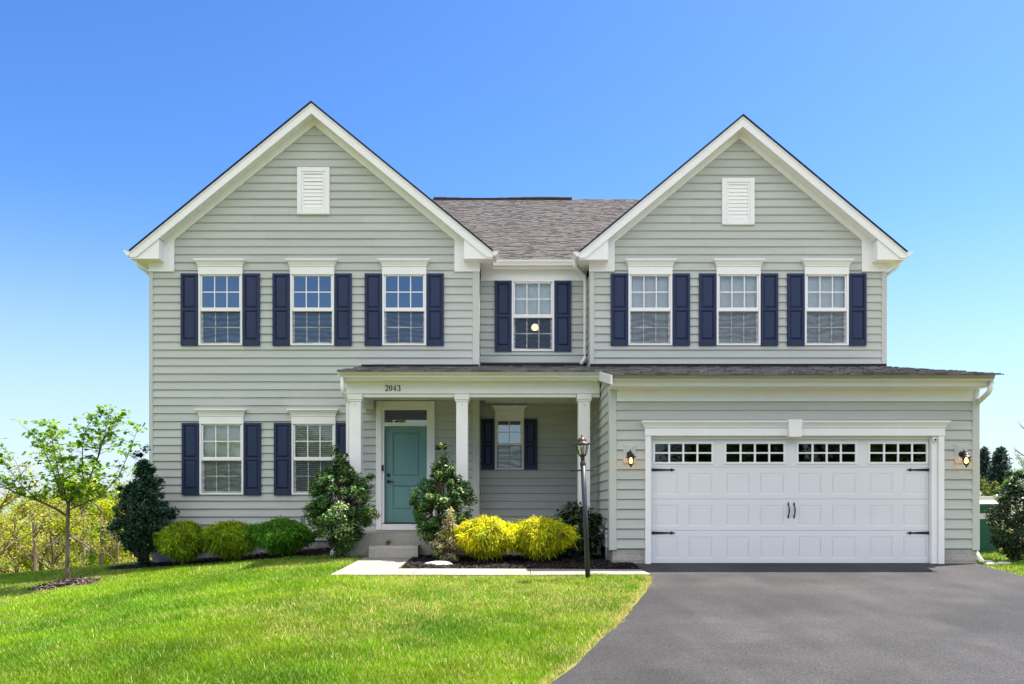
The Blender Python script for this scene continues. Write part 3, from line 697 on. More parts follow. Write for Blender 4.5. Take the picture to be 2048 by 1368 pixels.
mb = MB(); mb.bbox(ix0-.01, ix1+.01, yd-.06, yd+.08, PZ(1046.5, LY)-.011, PZ(1045.5, LY)+.006, .004); mb.build('threshold', BRONZE, DF)
mb = MB(); mb.box(ix0+.001, ix1-.001, yd+.03, yd+.036, PZ(845, LY), PZ(820, LY)); mb.build('transom_pane', PANE, DF)
mb = MB(); y0 = yd+.045; dz0, dz1 = PZ(1045.5, LY)+.007, PZ(852.5, LY)-.004; st = .15
pz = [(PZ(952, LY), PZ(865, LY)), (PZ(1019, LY), PZ(971, LY))]; pa, pb = PX(785, LY), PX(838.5, LY)
mb.bbox(ix0+.004, pa, y0, y0+.04, dz0, dz1, .003); mb.bbox(pb, ix1-.004, y0, y0+.04, dz0, dz1, .003)
for a, b in ((dz0, pz[1][0]), (pz[1][1], pz[0][0]), (pz[0][1], dz1)): mb.bbox(pa, pb, y0, y0+.04, a, b, .003)
for a, b in pz:
    mb.quad((pa, y0+.022, a), (pb, y0+.022, a), (pb, y0+.022, b), (pa, y0+.022, b)); i = .05
    o = [(pa+.022, y0+.0215, a+.022), (pb-.022, y0+.0215, a+.022), (pb-.022, y0+.0215, b-.022), (pa+.022, y0+.0215, b-.022)]
    n_ = [(pa+.032, y0+.008, a+.032), (pb-.032, y0+.008, a+.032), (pb-.032, y0+.008, b-.032), (pa+.032, y0+.008, b-.032)]
    mb.add(o + n_, [(4, 5, 6, 7), (0, 1, 5, 4), (1, 2, 6, 5), (2, 3, 7, 6), (3, 0, 4, 7)])
DOOR = mb.build('front_door', TEAL, HOUSE)
hx = PX(776.5, LY)
mb = MB(); mb.bbox(hx-.032, hx+.032, y0-.02, y0, PZ(953, LY), PZ(947, LY), .006); mb.build('deadbolt', BLACK, DOOR)
mb = MB(); hz = PZ(963, LY); mb.bbox(hx-.03, hx+.03, y0-.012, y0, hz-.035, hz+.035, .005); mb.tube([(hx, y0-.01, hz), (hx, y0-.055, hz)], .012, 8); mb.tube([(hx-.01, y0-.055, hz), (hx+.03, y0-.058, hz), (hx+.125, y0-.05, hz-.006)], [.012, .012, .010], 8); mb.build('handle', BLACK, DOOR)
mb = MB(); mb.lathe([(.001, 0), (.009, .002), (.009, .006), (.001, .008)], (PX(818, LY), y0+.004, PZ(885, LY)), 8); mb.build('peephole', SCREW, DOOR)
mb = MB(); bx, bz = PX(765.8, LY), PZ(936, LY); mb.bbox(bx-.024, bx+.024, yd-.085, yd-.0605, bz-.065, bz+.065, .01); mb.tube([(bx, yd-.09, bz+.035), (bx, yd-.08, bz+.035)], .014, 10); mb.build('doorbell', BLACK, HOUSE)

# --- house number 2043, dark serif figures
def stroke(mb, pts, wid, y, t=.012):
    wid = [q*.78 for q in wid]
    for i in range(len(pts)-1):
        (xa, za), (xb, zb) = pts[i], pts[i+1]; wa, wb = wid[i], wid[i+1]; dx, dz = xb-xa, zb-za; L = math.hypot(dx, dz) or 1; nx, nz = -dz/L, dx/L
        mb.prism([(xa+nx*wa, za+nz*wa), (xa-nx*wa, za-nz*wa), (xb-nx*wb, zb-nz*wb), (xb+nx*wb, zb+nz*wb)], y-t, y)
def arc(cx, cz, rx, rz, a0, a1, n): return [(cx+rx*math.cos(R(lerp(a0, a1, i/n))), cz+rz*math.sin(R(lerp(a0, a1, i/n)))) for i in range(n+1)]
mb = MB(); nx0, nz0, hgt = PX(770.5, BY), PZ(782, BY), PZ(770.5, BY)-PZ(782, BY); yn = BY-.0005; thin, thick = .0045, .0115
for i in range(4):
    X = nx0 + i*.0775; w = .056; h = hgt
    T = lambda pts: [(X + a*w, nz0 + b*h) for a, b in pts]
    if i == 0:
        p = arc(.5, .74, .45, .26, 190, -20, 10) + [(.78, .48), (.4, .24), (.02, .03)]; stroke(mb, T(p), [.008]+[thin]*3+[.006, .009, .011, thick, thick, thick, .011]+[.009, .006, .005], yn)
        stroke(mb, T([(0, .04), (.45, .05), (.9, .03), (.98, .18)]), [.008, .009, .008, .004], yn)
    elif i == 1:
        p = arc(.5, .5, .40, .48, 0, 360, 20); stroke(mb, T(p), [lerp(thin, thick, abs(math.cos(2*math.pi*k/20))) for k in range(21)], yn)
    elif i == 2:
        stroke(mb, T([(.66, 1), (.66, 0)]), [.009, .009], yn); stroke(mb, T([(.66, .98), (.02, .30)]), [.005, .004], yn); stroke(mb, T([(.02, .30), (1, .30)]), [.006, .006], yn); stroke(mb, T([(.45, .02), (.88, .02)]), [.005, .005], yn)
    else:
        p = arc(.45, .77, .38, .23, 170, -80, 10); stroke(mb, T(p), [.008]+[thin]*3+[.007, .010, thick, thick, .009, .006, .004], yn)
        p = arc(.45, .28, .45, .28, 85, -165, 10); stroke(mb, T(p), [.004, .006, .009, thick, thick, thick, .009, .006, thin, thin, .009], yn)
mb.build('house_number', BRONZE, HOUSE)

# --- garage door and its trim
mb = MB(); ct = PZ(872.5, GY)
mb.bbox(PX(1289.5, GY), GD0, GY-.055, GY+.12, -.985, ct, .008); mb.bbox(GC1, PX(1886, GY), GY-.055, GY+.12, -.985, ct, .008)
mb.bbox(GD1, GC1, GY-.02, GY+.12, -.985, ct, .006)
hx0, hx1 = PX(1289.5, GY)-.005, PX(1886, GY)+.005; hz = PZ(857, GY)
mb.bbox(hx0, hx1, GY-.065, GY+.12, ct+.0005, hz, .006)
lv = [(0, 0), (.012, .012), (.015, .03), (.04, .07), (.065, .10), (.065, .125)]
for (f0, h0), (f1, h1) in zip(lv, lv[1:]):
    r = [(hx0-f0, GY-.065-f0, hz+h0), (hx1+f0, GY-.065-f0, hz+h0), (hx1+f0, GY+.01, hz+h0), (hx0-f0, GY+.01, hz+h0)]
    t = [(hx0-f1, GY-.065-f1, hz+h1), (hx1+f1, GY-.065-f1, hz+h1), (hx1+f1, GY+.01, hz+h1), (hx0-f1, GY+.01, hz+h1)]
    mb.add(r + t, [(0, 1, 5, 4), (1, 2, 6, 5), (3, 0, 4, 7)])
f1, h1 = lv[-1]; mb.quad((hx0-f1, GY-.065-f1, hz+h1), (hx1+f1, GY-.065-f1, hz+h1), (hx1+f1, GY+.01, hz+h1), (hx0-f1, GY+.01, hz+h1))
mb.bbox(GD0, GD1, GY+.03, GY+.12, ct-.05, ct, .004)
GT = mb.build('garage_door_trim', TRIM, HOUSE)
mb = MB(); a, b = PX(1577, GY-.14), PX(1604.5, GY-.14); mb.prism([(a+.015, PZ(873.5, GY-.14)), (b-.015, PZ(873.5, GY-.14)), (b, PZ(839, GY-.14)), (a, PZ(839, GY-.14))], GY-.15, GY-.002); mb.build('keystone', TRIM, GT)
YD = GY + .07                                          # door face
sec = [-.965, PZ(1061, YD), PZ(998, YD), PZ(934, YD), PZ(873, YD)-.0]
mb = MB(); glass = [(1310, 1423), (1452.5, 1567), (1596.7, 1710), (1740, 1852)]
cols = []
for a, b in glass: m = (a+b)/2; cols += [(a-2, m-8), (m+8, b+4)]
def sheet(mb, x0, x1, z0, z1, y, holes_):
    xs_ = sorted({x0, x1} | {h[0] for h in holes_} | {h[1] for h in holes_}); zs_ = sorted({z0, z1} | {h[2] for h in holes_} | {h[3] for h in holes_})
    for xa, xb in zip(xs_, xs_[1:]):
        for za, zb in zip(zs_, zs_[1:]):
            if any(h[0] <= (xa+xb)/2 <= h[1] and h[2] <= (za+zb)/2 <= h[3] for h in holes_): continue
            mb.quad((xa, y, za), (xb, y, za), (xb, y, zb), (xa, y, zb))
for i in range(4):
    z0, z1 = sec[i]+.004, sec[i+1]-.004
    if i == 3: hs = [(PX(a-4, YD), PX(b+4, YD), PZ(928, YD), PZ(884, YD)) for a, b in glass]
    else:
        ph = (z1-z0); hs = [(PX(a, YD), PX(b, YD), z0+ph*.14, z0+ph*.82) for a, b in cols]
    sheet(mb, GD0+.005, GD1-.005, z0, z1, YD, hs)
    for z, s in ((z0, -1), (z1, 1)): mb.quad((GD0, YD, z), (GD1, YD, z), (GD1, YD+.012, z+s*.004), (GD0, YD+.012, z+s*.004))
    if i < 3:
        for a, b, c, d in hs:
            e = .016; q = [(a, YD, c), (b, YD, c), (b, YD, d), (a, YD, d)]; r = [(a+e, YD+.0036, c+e), (b-e, YD+.0036, c+e), (b-e, YD+.0036, d-e), (a+e, YD+.0036, d-e)]
            t_ = [(a+e*2.2, YD+.003, c+e*2.2), (b-e*2.2, YD+.003, c+e*2.2), (b-e*2.2, YD+.003, d-e*2.2), (a+e*2.2, YD+.003, d-e*2.2)]
            mb.add(q + r + t_, [(0, 1, 5, 4), (1, 2, 6, 5), (2, 3, 7, 6), (3, 0, 4, 7), (4, 5, 9, 8), (5, 6, 10, 9), (6, 7, 11, 10), (7, 4, 8, 11)])
            n = 4; xa, xb = a+e*2.2, b-e*2.2                       # upright plank grooves in each panel
            for j in range(n):
                u0, u1 = lerp(xa, xb, j/n), lerp(xa, xb, (j+1)/n)
                mb.quad((u0+.004, YD+.003, c+e*2.2), (u1-.004, YD+.003, c+e*2.2), (u1-.004, YD+.003, d-e*2.2), (u0+.004, YD+.003, d-e*2.2))
                if j: mb.quad((u0-.004, YD+.003, c+e*2.2), (u0, YD+.0046, c+e*2.2), (u0, YD+.0046, d-e*2.2), (u0-.004, YD+.003, d-e*2.2)); mb.quad((u0, YD+.0046, c+e*2.2), (u0+.004, YD+.003, c+e*2.2), (u0+.004, YD+.003, d-e*2.2), (u0, YD+.0046, d-e*2.2))
mb.box(GD0, GD1, YD+.013, YD+.02, sec[0], sec[3]-.012)
mb.box(GD0+.01, GD1-.01, YD+.006, YD+.03, sec[0]-.012, sec[0]+.003)
GDO = mb.build('garage_door', GDOOR, HOUSE)
for a, b in glass:
    mb = MB(); x0, x1, z0, z1 = PX(a, YD), PX(b, YD), PZ(924, YD), PZ(888, YD); e = .038
    mb.bbox(x0-e, x0, YD-.014, YD+.02, z0-e, z1+e, .006); mb.bbox(x1, x1+e, YD-.014, YD+.02, z0-e, z1+e, .006); mb.bbox(x0, x1, YD-.014, YD+.02, z1, z1+e, .006); mb.bbox(x0, x1, YD-.014, YD+.02, z0-e, z0, .006)
    for i in range(1, 4): x = lerp(x0, x1, i/4); mb.bbox(x-.017, x+.017, YD-.010, YD+.006, z0, z1, .004)
    z = (z0+z1)/2; mb.bbox(x0, x1, YD-.009, YD+.005, z-.014, z+.014, .004)
    mb.build('door_window', TRIM, GDO)
    mb = MB(); mb.box(x0, x1, YD+.008, YD+.012, z0, z1); mb.build('pane', PANE_D, GDO)
mb = MB(); mb.box(GD0, GD1, YD+.006, YD+.05, -1.0, sec[0]-.0125); mb.build('bottom_seal', BLACK, GDO)
for (px0, s) in ((1303, 1), (1860, -1)):
    for py in (939.7, 1065.7):
        mb = MB(); X = lambda d: PX(px0, YD) + s*d; z = PZ(py, YD); ya, yb = YD-.012, YD-.0005
        o = [(X(0), z+.026), (X(.33), z+.012), (X(.335), z+.026), (X(.355), z+.026), (X(.37), z+.016), (X(.42), z), (X(.37), z-.016), (X(.355), z-.026), (X(.335), z-.026), (X(.33), z-.012), (X(0), z-.026)]
        mb.prism(o[::-1] if s > 0 else o, ya, yb)
        for d in (.05, .18, .30): mb.tube([(X(d), ya-.006, z), (X(d), ya+.002, z)], .008, 6)
        mb.build('hinge_strap', BLACK, GDO)
for px in (1576.5, 1588):
    mb = MB(); x = PX(px, YD); zc = PZ(1020.5, YD); h = .135
    pts = [(x, YD-.006-.045*math.cos(t*math.pi/2)**.7, zc + t*h*.78) for t in np.linspace(-.98, .98, 9)]; mb.tube(pts, [.009, .010, .011, .012, .013, .012, .011, .010, .009], 8)
    for s in (1, -1):
        z = zc + s*h; o = [(x-.005, z-s*.05), (x+.005, z-s*.05), (x+.016, z-s*.03), (x+.010, z-s*.012), (x, z+s*.012), (x-.010, z-s*.012), (x-.016, z-s*.03)]
        mb.prism(o if s > 0 else o[::-1], YD-.012, YD-.0005)
    mb.build('handle', BLACK, GDO)

# --- wall lanterns
def lantern(pxc, side):
    mb = MB(); xc = PX(pxc, GY); z0, z1 = PZ(928, GY), PZ(888.5, GY); hw = .113
    mb.bbox(xc-hw, xc+hw, GY-.035, GY+.005, z0, z1, .012); mb.bbox(xc-hw+.04, xc+hw-.04, GY-.045, GY-.0355, z0+.035, z1-.035, .006)
    lt = mb.build('wall_lantern', SIDING_TRIM, HOUSE)
    yl = GY - .185; zc = PZ(909, GY)
    mb = MB(); mb.tube([(xc, GY-.046, zc), (xc, GY-.062, zc)], [.055, .045], 14)
    mb.tube([(xc, GY-.06, zc), (xc, GY-.11, zc+.03), (xc, GY-.15, zc+.045), (xc, yl, zc+.03)], [.014, .013, .012, .012], 8); mb.tube([(xc, GY-.12, zc+.04), (xc, GY-.11, zc+.075), (xc, GY-.09, zc+.08)], [.011, .009, .004], 8)
    mb.build('bracket', BLACK, lt, True)
    zt = PZ(914.5, yl) - .0
    mb = MB(); mb.lathe([(.088, -.004), (.09, .004), (.075, .016), (.058, .028), (.05, .045), (.038, .062), (.02, .072), (.012, .078), (.009, .095), (.001, .10)], (xc, yl, zt), 16); mb.build('cap', BLACK, lt, True)
    mb = MB(); mb.lathe([(.058, -.005), (.056, -.05), (.048, -.095), (.034, -.122)], (xc, yl, zt), 14); mb.build('glass_shade', AMBER, lt, True)
    mb = MB()
    for k in range(6): a = k*math.pi/3 + .3; ca, sa = math.cos(a), math.sin(a); mb.tube([(xc+ca*.062, yl+sa*.062, zt), (xc+ca*.059, yl+sa*.059, zt-.05), (xc+ca*.036, yl+sa*.036, zt-.124)], .004, 5)
    mb.lathe([(.038, -.12), (.036, -.13), (.022, -.142), (.012, -.15), (.015, -.16), (.006, -.172), (.001, -.185)][::-1], (xc, yl, zt), 12); mb.build('cage', BLACK, lt, True)
    mb = MB(); mb.lathe([(.002, -.105), (.022, -.095), (.030, -.07), (.024, -.04), (.012, -.025), (.012, -.006)], (xc, yl, zt), 10); mb.build('bulb', BULB, lt, True)
    return lt
lantern(1258.5, 0); lantern(1920.5, 1)
mb = MB(); cxm, czm = PX(1866, GY), PZ(880, GY); mb.bbox(cxm-.03, cxm+.03, GY-.075, GY-.021, czm-.03, czm+.03, .01); sc_ = mb.build('security_camera', TRIM, HOUSE)
mb = MB(); mb.tube([(cxm+.003, GY-.082, czm), (cxm+.003, GY-.074, czm)], .018, 12); mb.build('lens', BLACK, sc_)

# --- downspouts (rectangular-ish pipe)
def pipe(pts, r, name='downspout', flat=.8):
    mb = MB(); P = [Vector(p) for p in pts]; Q = []
    for i, p in enumerate(P):
        if 0 < i < len(P)-1:
            a = (P[i-1]-p); b = (P[i+1]-p); c = min(.06, a.length*.4, b.length*.4); Q += [p+a.normalized()*c, p+(a.normalized()+b.normalized())*c*.28, p+b.normalized()*c]
        else: Q.append(p)
    mb.tube(Q, r, 10); return mb.build(name, GUTTER, HOUSE, True)
def P(px, py, Y): return (PX(px, Y), Y, PZ(py, Y))
pipe([P(1149, 514, 17.5), P(1149, 533, 17.5), (RX0-.06, MY-.09, PZ(552, MY)), (RX0-.06, MY-.09, PZ(716, MY)), (RX0-.16, MY-.16, PZ(729, MY-.1))], .042)
pipe([P(684, 752, 15.07), P(684.5, 782, 15.07), (PX(695.5, BY+.05), BY+.05, PZ(802, BY)), (PX(695.5, BY+.05), BY+.05, -.75), (PX(693, BY)-.12, BY-.15, -.86)], .034)
pipe([(PX(1985, 13.55)-.0, 13.57, PZ(764, 13.55)), (PX(1981, 13.55), 13.58, PZ(783, 13.55)), (RX1+.055, GY+.12, PZ(808, GY+.1)), (RX1+.055, GY+.12, -.80), (RX1+.05, GY-.06, -.93), ], .042)
pipe([(PX(271, 17.2), 17.22, PZ(518, 17.2)), (PX(273, 17.2), 17.24, PZ(529, 17.2)), (LX0-.05, LY+.2, PZ(548, LY)), (LX0-.05, LY+.2, -1.1)], .036)
pipe([(PX(1801, 17.2), 17.22, PZ(519, 17.2)), (PX(1798, 17.2), 17.24, PZ(532, 17.2)), (RX1+.05, LY+.2, PZ(550, LY)), (RX1+.05, LY+.2, low_roof(LY)+.1)], .036)

# ------------------------------------------------------------------ lamp post
LPY = 12.04; lb = Vector((PX(1176.5, LPY), LPY, G(PX(1176.5, LPY), LPY)))
LAMP = empty('lamp_post', lb, 'dark leaning lamp post with ladder rest and bronze lantern head, at the lawn edge', 'lamp post')
top = Vector((PX(1165.7, LPY), LPY, PZ(925, LPY)))
mb = MB(); mb.tube([lb - Vector((0, 0, .1)), lb.lerp(top, .5), top], [.038, .038, .037], 16); mb.build('post', POSTPAINT, LAMP, True)
ax = (top - lb).normalized(); bar = lb.lerp(top, .93)
mb = MB(); mb.tube([bar + Vector((-.175, -.02, .0)), bar + Vector((.165, .03, .012))], [.011, .011], 8); mb.tube([bar + Vector((-.185, -.02, 0)), bar + Vector((-.165, -.02, 0))], .014, 8); mb.tube([bar + Vector((.155, .03, .012)), bar + Vector((.175, .03, .012))], .014, 8); mb.build('ladder_rest', BLACK, LAMP, True)
c = top; A = (ax.x*1.0, ax.y, 0)
mb = MB(); mb.lathe([(.04, -.05), (.043, -.04), (.043, 0), (.032, .01), (.028, .05), (.034, .06), (.026, .075), (.05, .10), (.062, .115), (.066, .12)], c, 18, ax=A); mb.build('fitter', BRONZE, LAMP, True)
mb = MB(); mb.lathe([(.060, .121), (.098, .272)], c, 6, ax=A); mb.build('glass', LAMPGLASS, LAMP)
mb = MB()
for k in range(6):
    a = k*math.pi/3+.2; mb.tube([(c.x+A[0]*.12+math.cos(a)*.063, c.y+math.sin(a)*.063, c.z+.118), (c.x+A[0]*.27+math.cos(a)*.101, c.y+math.sin(a)*.101, c.z+.272)], .0055, 5)
mb.build('frame', BRONZE, LAMP)
mb = MB(); mb.lathe([(.10, .268), (.128, .266), (.132, .276), (.118, .288), (.085, .298), (.07, .306), (.066, .318), (.062, .34), (.048, .36), (.028, .374), (.014, .38), (.010, .39), (.014, .40), (.009, .412), (.001, .42)], c, 20, ax=A); mb.build('cap', BRONZE, LAMP, True)
mb = MB(); mb.lathe([(.012, .121), (.014, .15), (.022, .165), (.03, .19), (.026, .215), (.008, .228)], c, 10, ax=A); mb.build('bulb', pmat('bulb_glass', (.7, .7, .68), .2, .5), LAMP, True)
mb = MB(); q = lb.lerp(top, .965); mb.tube([q + Vector((0, -.043, 0)), q + Vector((0, -.034, 0))], .009, 8); mb.build('screw', SCREW, LAMP)

# ------------------------------------------------------------------ vegetation helpers
def pick(rg, n, cols, jit=.18):
    c = np.array(cols)[rg.integers(0, len(cols), n)]; return np.clip(c * (1 + rg.normal(size=(n, 1))*jit), .002, 1)
def twig(mb, p, q, r0, r1, n=4, seg=4, wob=.06, rnd=random):
    p, q = Vector(p), Vector(q); L = (q-p).length; pts = [p]
    for i in range(1, seg): t = i/seg; pts.append(p.lerp(q, t) + Vector((rnd.uniform(-1, 1), rnd.uniform(-1, 1), rnd.uniform(-.4, .6)))*wob*L*(1-abs(2*t-1)*.5))
    pts.append(q); mb.tube(pts, [lerp(r0, r1, i/seg) for i in range(seg+1)], n); return pts
def shrub(name, base, w, d, h, label, cat, cols, nleaf, lsize, mat, prof=((0, .1), (.4, 1), (1, .1)), seed=1, nclump=90, clump=.13, hi=None, stemmat=BARK, group=None, spikes=0):
    """broadleaf shrub: stems fanning into clumps of leaves; silhouette from a profile with noise"""
    rg = np.random.default_rng(seed); rnd = random.Random(seed); base = Vector(base)
    root = empty(name, base, label, cat, group)
    cl = []; pu, pw = zip(*prof)
    while len(cl) < nclump:
        u = rg.random(); ang = rg.random()*2*math.pi; wmax = float(np.interp(u, pu, pw))
        if rg.random() > wmax*1.1 + .12: continue
        rr = wmax * (rg.random()*.82+.18)**.5 * (.84 + .30*float(vnoise(np.array(ang*1.3), np.array(u*3), .6, seed)))
        cl.append((math.cos(ang)*(rr*w/2-clump*.5), math.sin(ang)*(rr*d/2-clump*.5), h*u*.96))
    for k in range(nclump//7):
        c = cl[rg.integers(0, len(cl))]; f = 1.16 + .12*rg.random(); cl.append((c[0]*f, c[1]*f, c[2]*(1.0+.06*rg.random())))
    for k in range(spikes): a = rg.random()*6.28; cl.append((math.cos(a)*w*.10, math.sin(a)*d*.1, h*(1.0 + .07*rg.random())))
    cl = np.array(cl)
    mb = MB(); ns = 7
    stems = []
    for k in range(ns):
        a = 2*math.pi*k/ns + rnd.uniform(-.3, .3); t = base + Vector((math.cos(a)*w*.17, math.sin(a)*d*.17, h*.42)); b = base + Vector((math.cos(a)*.04, math.sin(a)*.04, -.03))
        twig(mb, b, t, .018, .010, 5, 4, .05, rnd); stems.append(t)
    for c in cl:
        q = base + Vector(c); s = min(stems, key=lambda t: (t-q).length + (0 if t.z < q.z else .4)); twig(mb, s if q.z > base.z + h*.3 else base + Vector((0, 0, .08)), q, .007, .003, 3, 3, .08, rnd)
    mb.build('stem', stemmat, root)
    idx = rg.integers(0, len(cl), nleaf); sc = clump*(.45+1.0*rg.random(len(cl))); sc[nclump:] *= .6
    off = unit(rg.normal(size=(nleaf, 3)))*(rg.random((nleaf, 1))**.5)*sc[idx][:, None]; off[:, 2] *= .8
    C = cl[idx] + off + np.array(base); out = unit(cl[idx]*np.array([1, 1, .6]) - np.array([0, 0, h*.25]) + off*2)
    V = leaf_quads(C, lsize*(.65+.7*rg.random(nleaf)), .5, out*.5 + np.array([0, -.12, .55]), rg)
    cc = pick(rg, nleaf, cols, .22) * (.75+.5*rg.random(len(cl)))[idx][:, None]
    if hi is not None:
        hm, hf = hi; sel = (rg.random(len(cl)) < hf)[idx] & (rg.random(nleaf) < .5); cc[sel] = pick(rg, int(sel.sum()), hm, .15)  # pale leaf colour on some clumps stands in for sun highlights
    big_mesh('foliage', V, 4, np.repeat(cc, 4, 0), mat, root)
    return root
def mop(name, base, w, d, h, label, cols, n, seed, group=None, stemlen=.12):
    """thread-leaf cypress: a mound of fine drooping sprays"""
    rg = np.random.default_rng(seed); base = Vector(base); root = empty(name, base, label, 'shrub', group)
    m = n // 10; a = rg.random(m)*2*math.pi; u = rg.random(m)**.8
    rad = np.interp(u, [0, .10, .28, .5, .7, .85, .95, 1], [.26, .46, .84, 1, .94, .76, .50, .24])
    bump = .74 + .46*vnoise(a*2.6, u*4, 1.0, seed)*(.4+1.2*vnoise(a*7, u*9, 1.0, seed+1)); depth = .60 + .40*rg.random(m)**.4
    sx, sy, sz = np.cos(a)*rad*w/2*bump*depth*1.06, np.sin(a)*rad*d/2*bump*depth, h*(stemlen + (1-stemlen)*u*(.74+.20*depth*bump))
    tip = np.stack([sx, sy, sz], 1); out = unit(tip*np.array([1, 1, .0])+1e-6)
    idx = np.repeat(np.arange(m), 10); k = len(idx); o = out[idx]; T = tip[idx]
    st = T - o*(.05+.05*rg.random((k, 1))) + rg.normal(size=(k, 3))*.022
    L = (.06+.085*rg.random((k, 1)))*(1+.5*(rg.random((m, 1)) < .10))[idx]; dr = unit(o*(.6) + rg.normal(size=(k, 3))*.55 + np.array([0, 0, .35]))
    p1 = st + dr*L*.45; p2 = p1 + unit(dr*.6 + np.array([0, 0, -.45]) + rg.normal(size=(k, 3))*.15)*L*.35; p3 = p2 + unit(dr*.45 + rg.normal(size=(k, 3))*.25 + np.array([0, 0, -.75]))*L*.32
    sd = unit(np.cross(dr, rg.normal(size=(k, 3)))); wd = (.0055+.004*rg.random((k, 1)))
    q = [np.stack([x - sd*wd*a_, x + sd*wd*a_, y + sd*wd*b_, y - sd*wd*b_], 1) for x, y, a_, b_ in ((st, p1, .8, 1.0), (p1, p2, 1.0, .9), (p2, p3, .9, .3))]
    V = np.stack(q, 1).reshape(-1, 3) + np.array(base)
    cc = (pick(rg, m, cols, .16)*(.62+.75*vnoise(a*3.1, u*5, 1.0, seed+5))[:, None])[idx] * (1 + rg.normal(size=(k, 1))*.12)
    big_mesh('foliage', V, 4, np.repeat(np.clip(cc, .003, 1), 12, 0), THREAD, root)
    mb = MB(); rnd = random.Random(seed)
    for j in range(14): an = rnd.random()*6.28; rr = rnd.uniform(.15, .42); twig(mb, base + Vector((0, 0, -.03)), base + Vector((math.cos(an)*w*rr, math.sin(an)*d*rr, h*rnd.uniform(.3, .75))), .016, .005, 5, 4, .08, rnd)
    mb.build('stem', BARK_D, root)
    return root
def at(px, Y): x = PX(px, Y); return (x, Y, G(x, Y))
DKG = [(.014, .055, .026), (.020, .072, .034), (.012, .042, .022), (.030, .085, .036)]
HOL = [(.042, .112, .022), (.060, .150, .030), (.030, .086, .020), (.110, .20, .04)]
S = 16.75; shrub('holly_shrub', at(287, S), 1.5, 1.3, PZ(912, S)-G(PX(287, S), S), 'tall dark green shrub at the left corner of the house', 'shrub', DKG, 26000, .062, LEAF_G, ((.0, .03), (.10, .16), (.2, .55), (.35, 1), (.5, .95), (.66, .72), (.8, .45), (.92, .2), (1, .06)), 3, 290, .15, None, BARK_P, None, 3)
MOPG = [(.25, .36, .012), (.33, .41, .014), (.19, .31, .012), (.13, .23, .012)]
for (px, a, b, t, lab, sd, cols, fr) in ((367, 322, 412, 1045, 'yellow-green mop shrub nearest the tall dark shrub at the house corner', 21, MOPG, 16.35), (461, 408, 514, 1046, 'yellow-green mop shrub in the middle of the three under the lower windows', 22, [(.22, .33, .012), (.29, .37, .012), (.16, .27, .010)], 16.3),
        (565, 507, 623, 1041, 'darker green mop shrub nearest the porch, under the lower windows', 23, [(.075, .22, .014), (.12, .27, .016), (.05, .16, .014)], 16.2)):
    g0 = at(px, fr); mop('mop_shrub', g0, (b-a)*fr/F*1.0, .95, PZ(t, fr)-g0[2], lab, cols, 30000, sd, 'mop shrubs under the lower windows', .20)
PF = ((0, .05), (.08, .14), (.2, .5), (.34, .88), (.5, 1), (.66, .95), (.78, .72), (.9, .38), (1, .12))
PF2 = ((0, .10), (.08, .3), (.2, .6), (.36, .9), (.5, 1), (.62, .92), (.76, .62), (.88, .32), (1, .1))
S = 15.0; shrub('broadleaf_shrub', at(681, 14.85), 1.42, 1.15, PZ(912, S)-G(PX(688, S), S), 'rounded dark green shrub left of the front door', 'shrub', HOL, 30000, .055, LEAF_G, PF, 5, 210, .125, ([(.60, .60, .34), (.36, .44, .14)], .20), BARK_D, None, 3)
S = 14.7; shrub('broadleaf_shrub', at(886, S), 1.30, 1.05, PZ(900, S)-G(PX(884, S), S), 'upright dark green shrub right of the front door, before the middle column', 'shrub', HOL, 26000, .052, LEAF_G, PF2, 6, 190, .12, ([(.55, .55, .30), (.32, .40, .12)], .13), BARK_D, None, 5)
S = 14.15; shrub('dwarf_shrub', at(900, S), .66, .5, PZ(1024, S)-G(PX(898, S), S), 'small pale pinkish shrub between the upright green shrub and the bright yellow one', 'shrub', [(.46, .43, .22), (.48, .36, .24), (.30, .36, .11), (.40, .34, .18)], 4200, .03, LEAF, ((0, .4), (.3, 1), (.6, .8), (1, .2)), 8, 70, .085, None, BARK_D, None, 3)
GOLD = [(.66, .59, .012), (.74, .65, .016), (.52, .54, .012), (.32, .42, .014)]
S = 14.2; g0 = at(972, S); mop('golden_mop_shrub', g0, 1.06, 1.0, PZ(1030, S)-g0[2]-.08, 'bright golden yellow mop shrub, fully sunlit', GOLD, 38000, 31, None, .22)
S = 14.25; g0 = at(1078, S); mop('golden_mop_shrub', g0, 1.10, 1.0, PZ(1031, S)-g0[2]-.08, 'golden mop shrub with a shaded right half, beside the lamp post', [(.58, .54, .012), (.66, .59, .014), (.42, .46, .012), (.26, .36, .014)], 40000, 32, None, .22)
S = 14.75; shrub('laurel_shrub', at(1152, S), 1.12, .8, PZ(1012, S)-G(PX(1150, S), S), 'low dark green shrub behind the lamp post, against the garage side wall', 'shrub', [(.018, .06, .022), (.025, .08, .028), (.014, .045, .018), (.02, .06, .02), (.13, .06, .03)], 8000, .075, LEAF_G, ((0, .3), (.3, .8), (.6, 1), (.85, .8), (1, .4)), 9, 90, .14, None, BARK_D, None, 0)
S = 14.3; shrub('boxwood_shrub', at(2030, S), 1.05, .95, PZ(955, S)-G(PX(2028, S), S), 'glossy dark shrub with pale highlights in its leaf colour beside the green bin, right of the garage', 'shrub', [(.02, .045, .014), (.03, .062, .018), (.016, .034, .012)], 11000, .056, LEAF_G, ((0, .08), (.1, .3), (.25, .8), (.5, 1), (.7, .85), (.88, .5), (1, .15)), 10, 150, .12, ([(.50, .55, .28), (.30, .38, .14)], .18), BARK_D, None, 3)
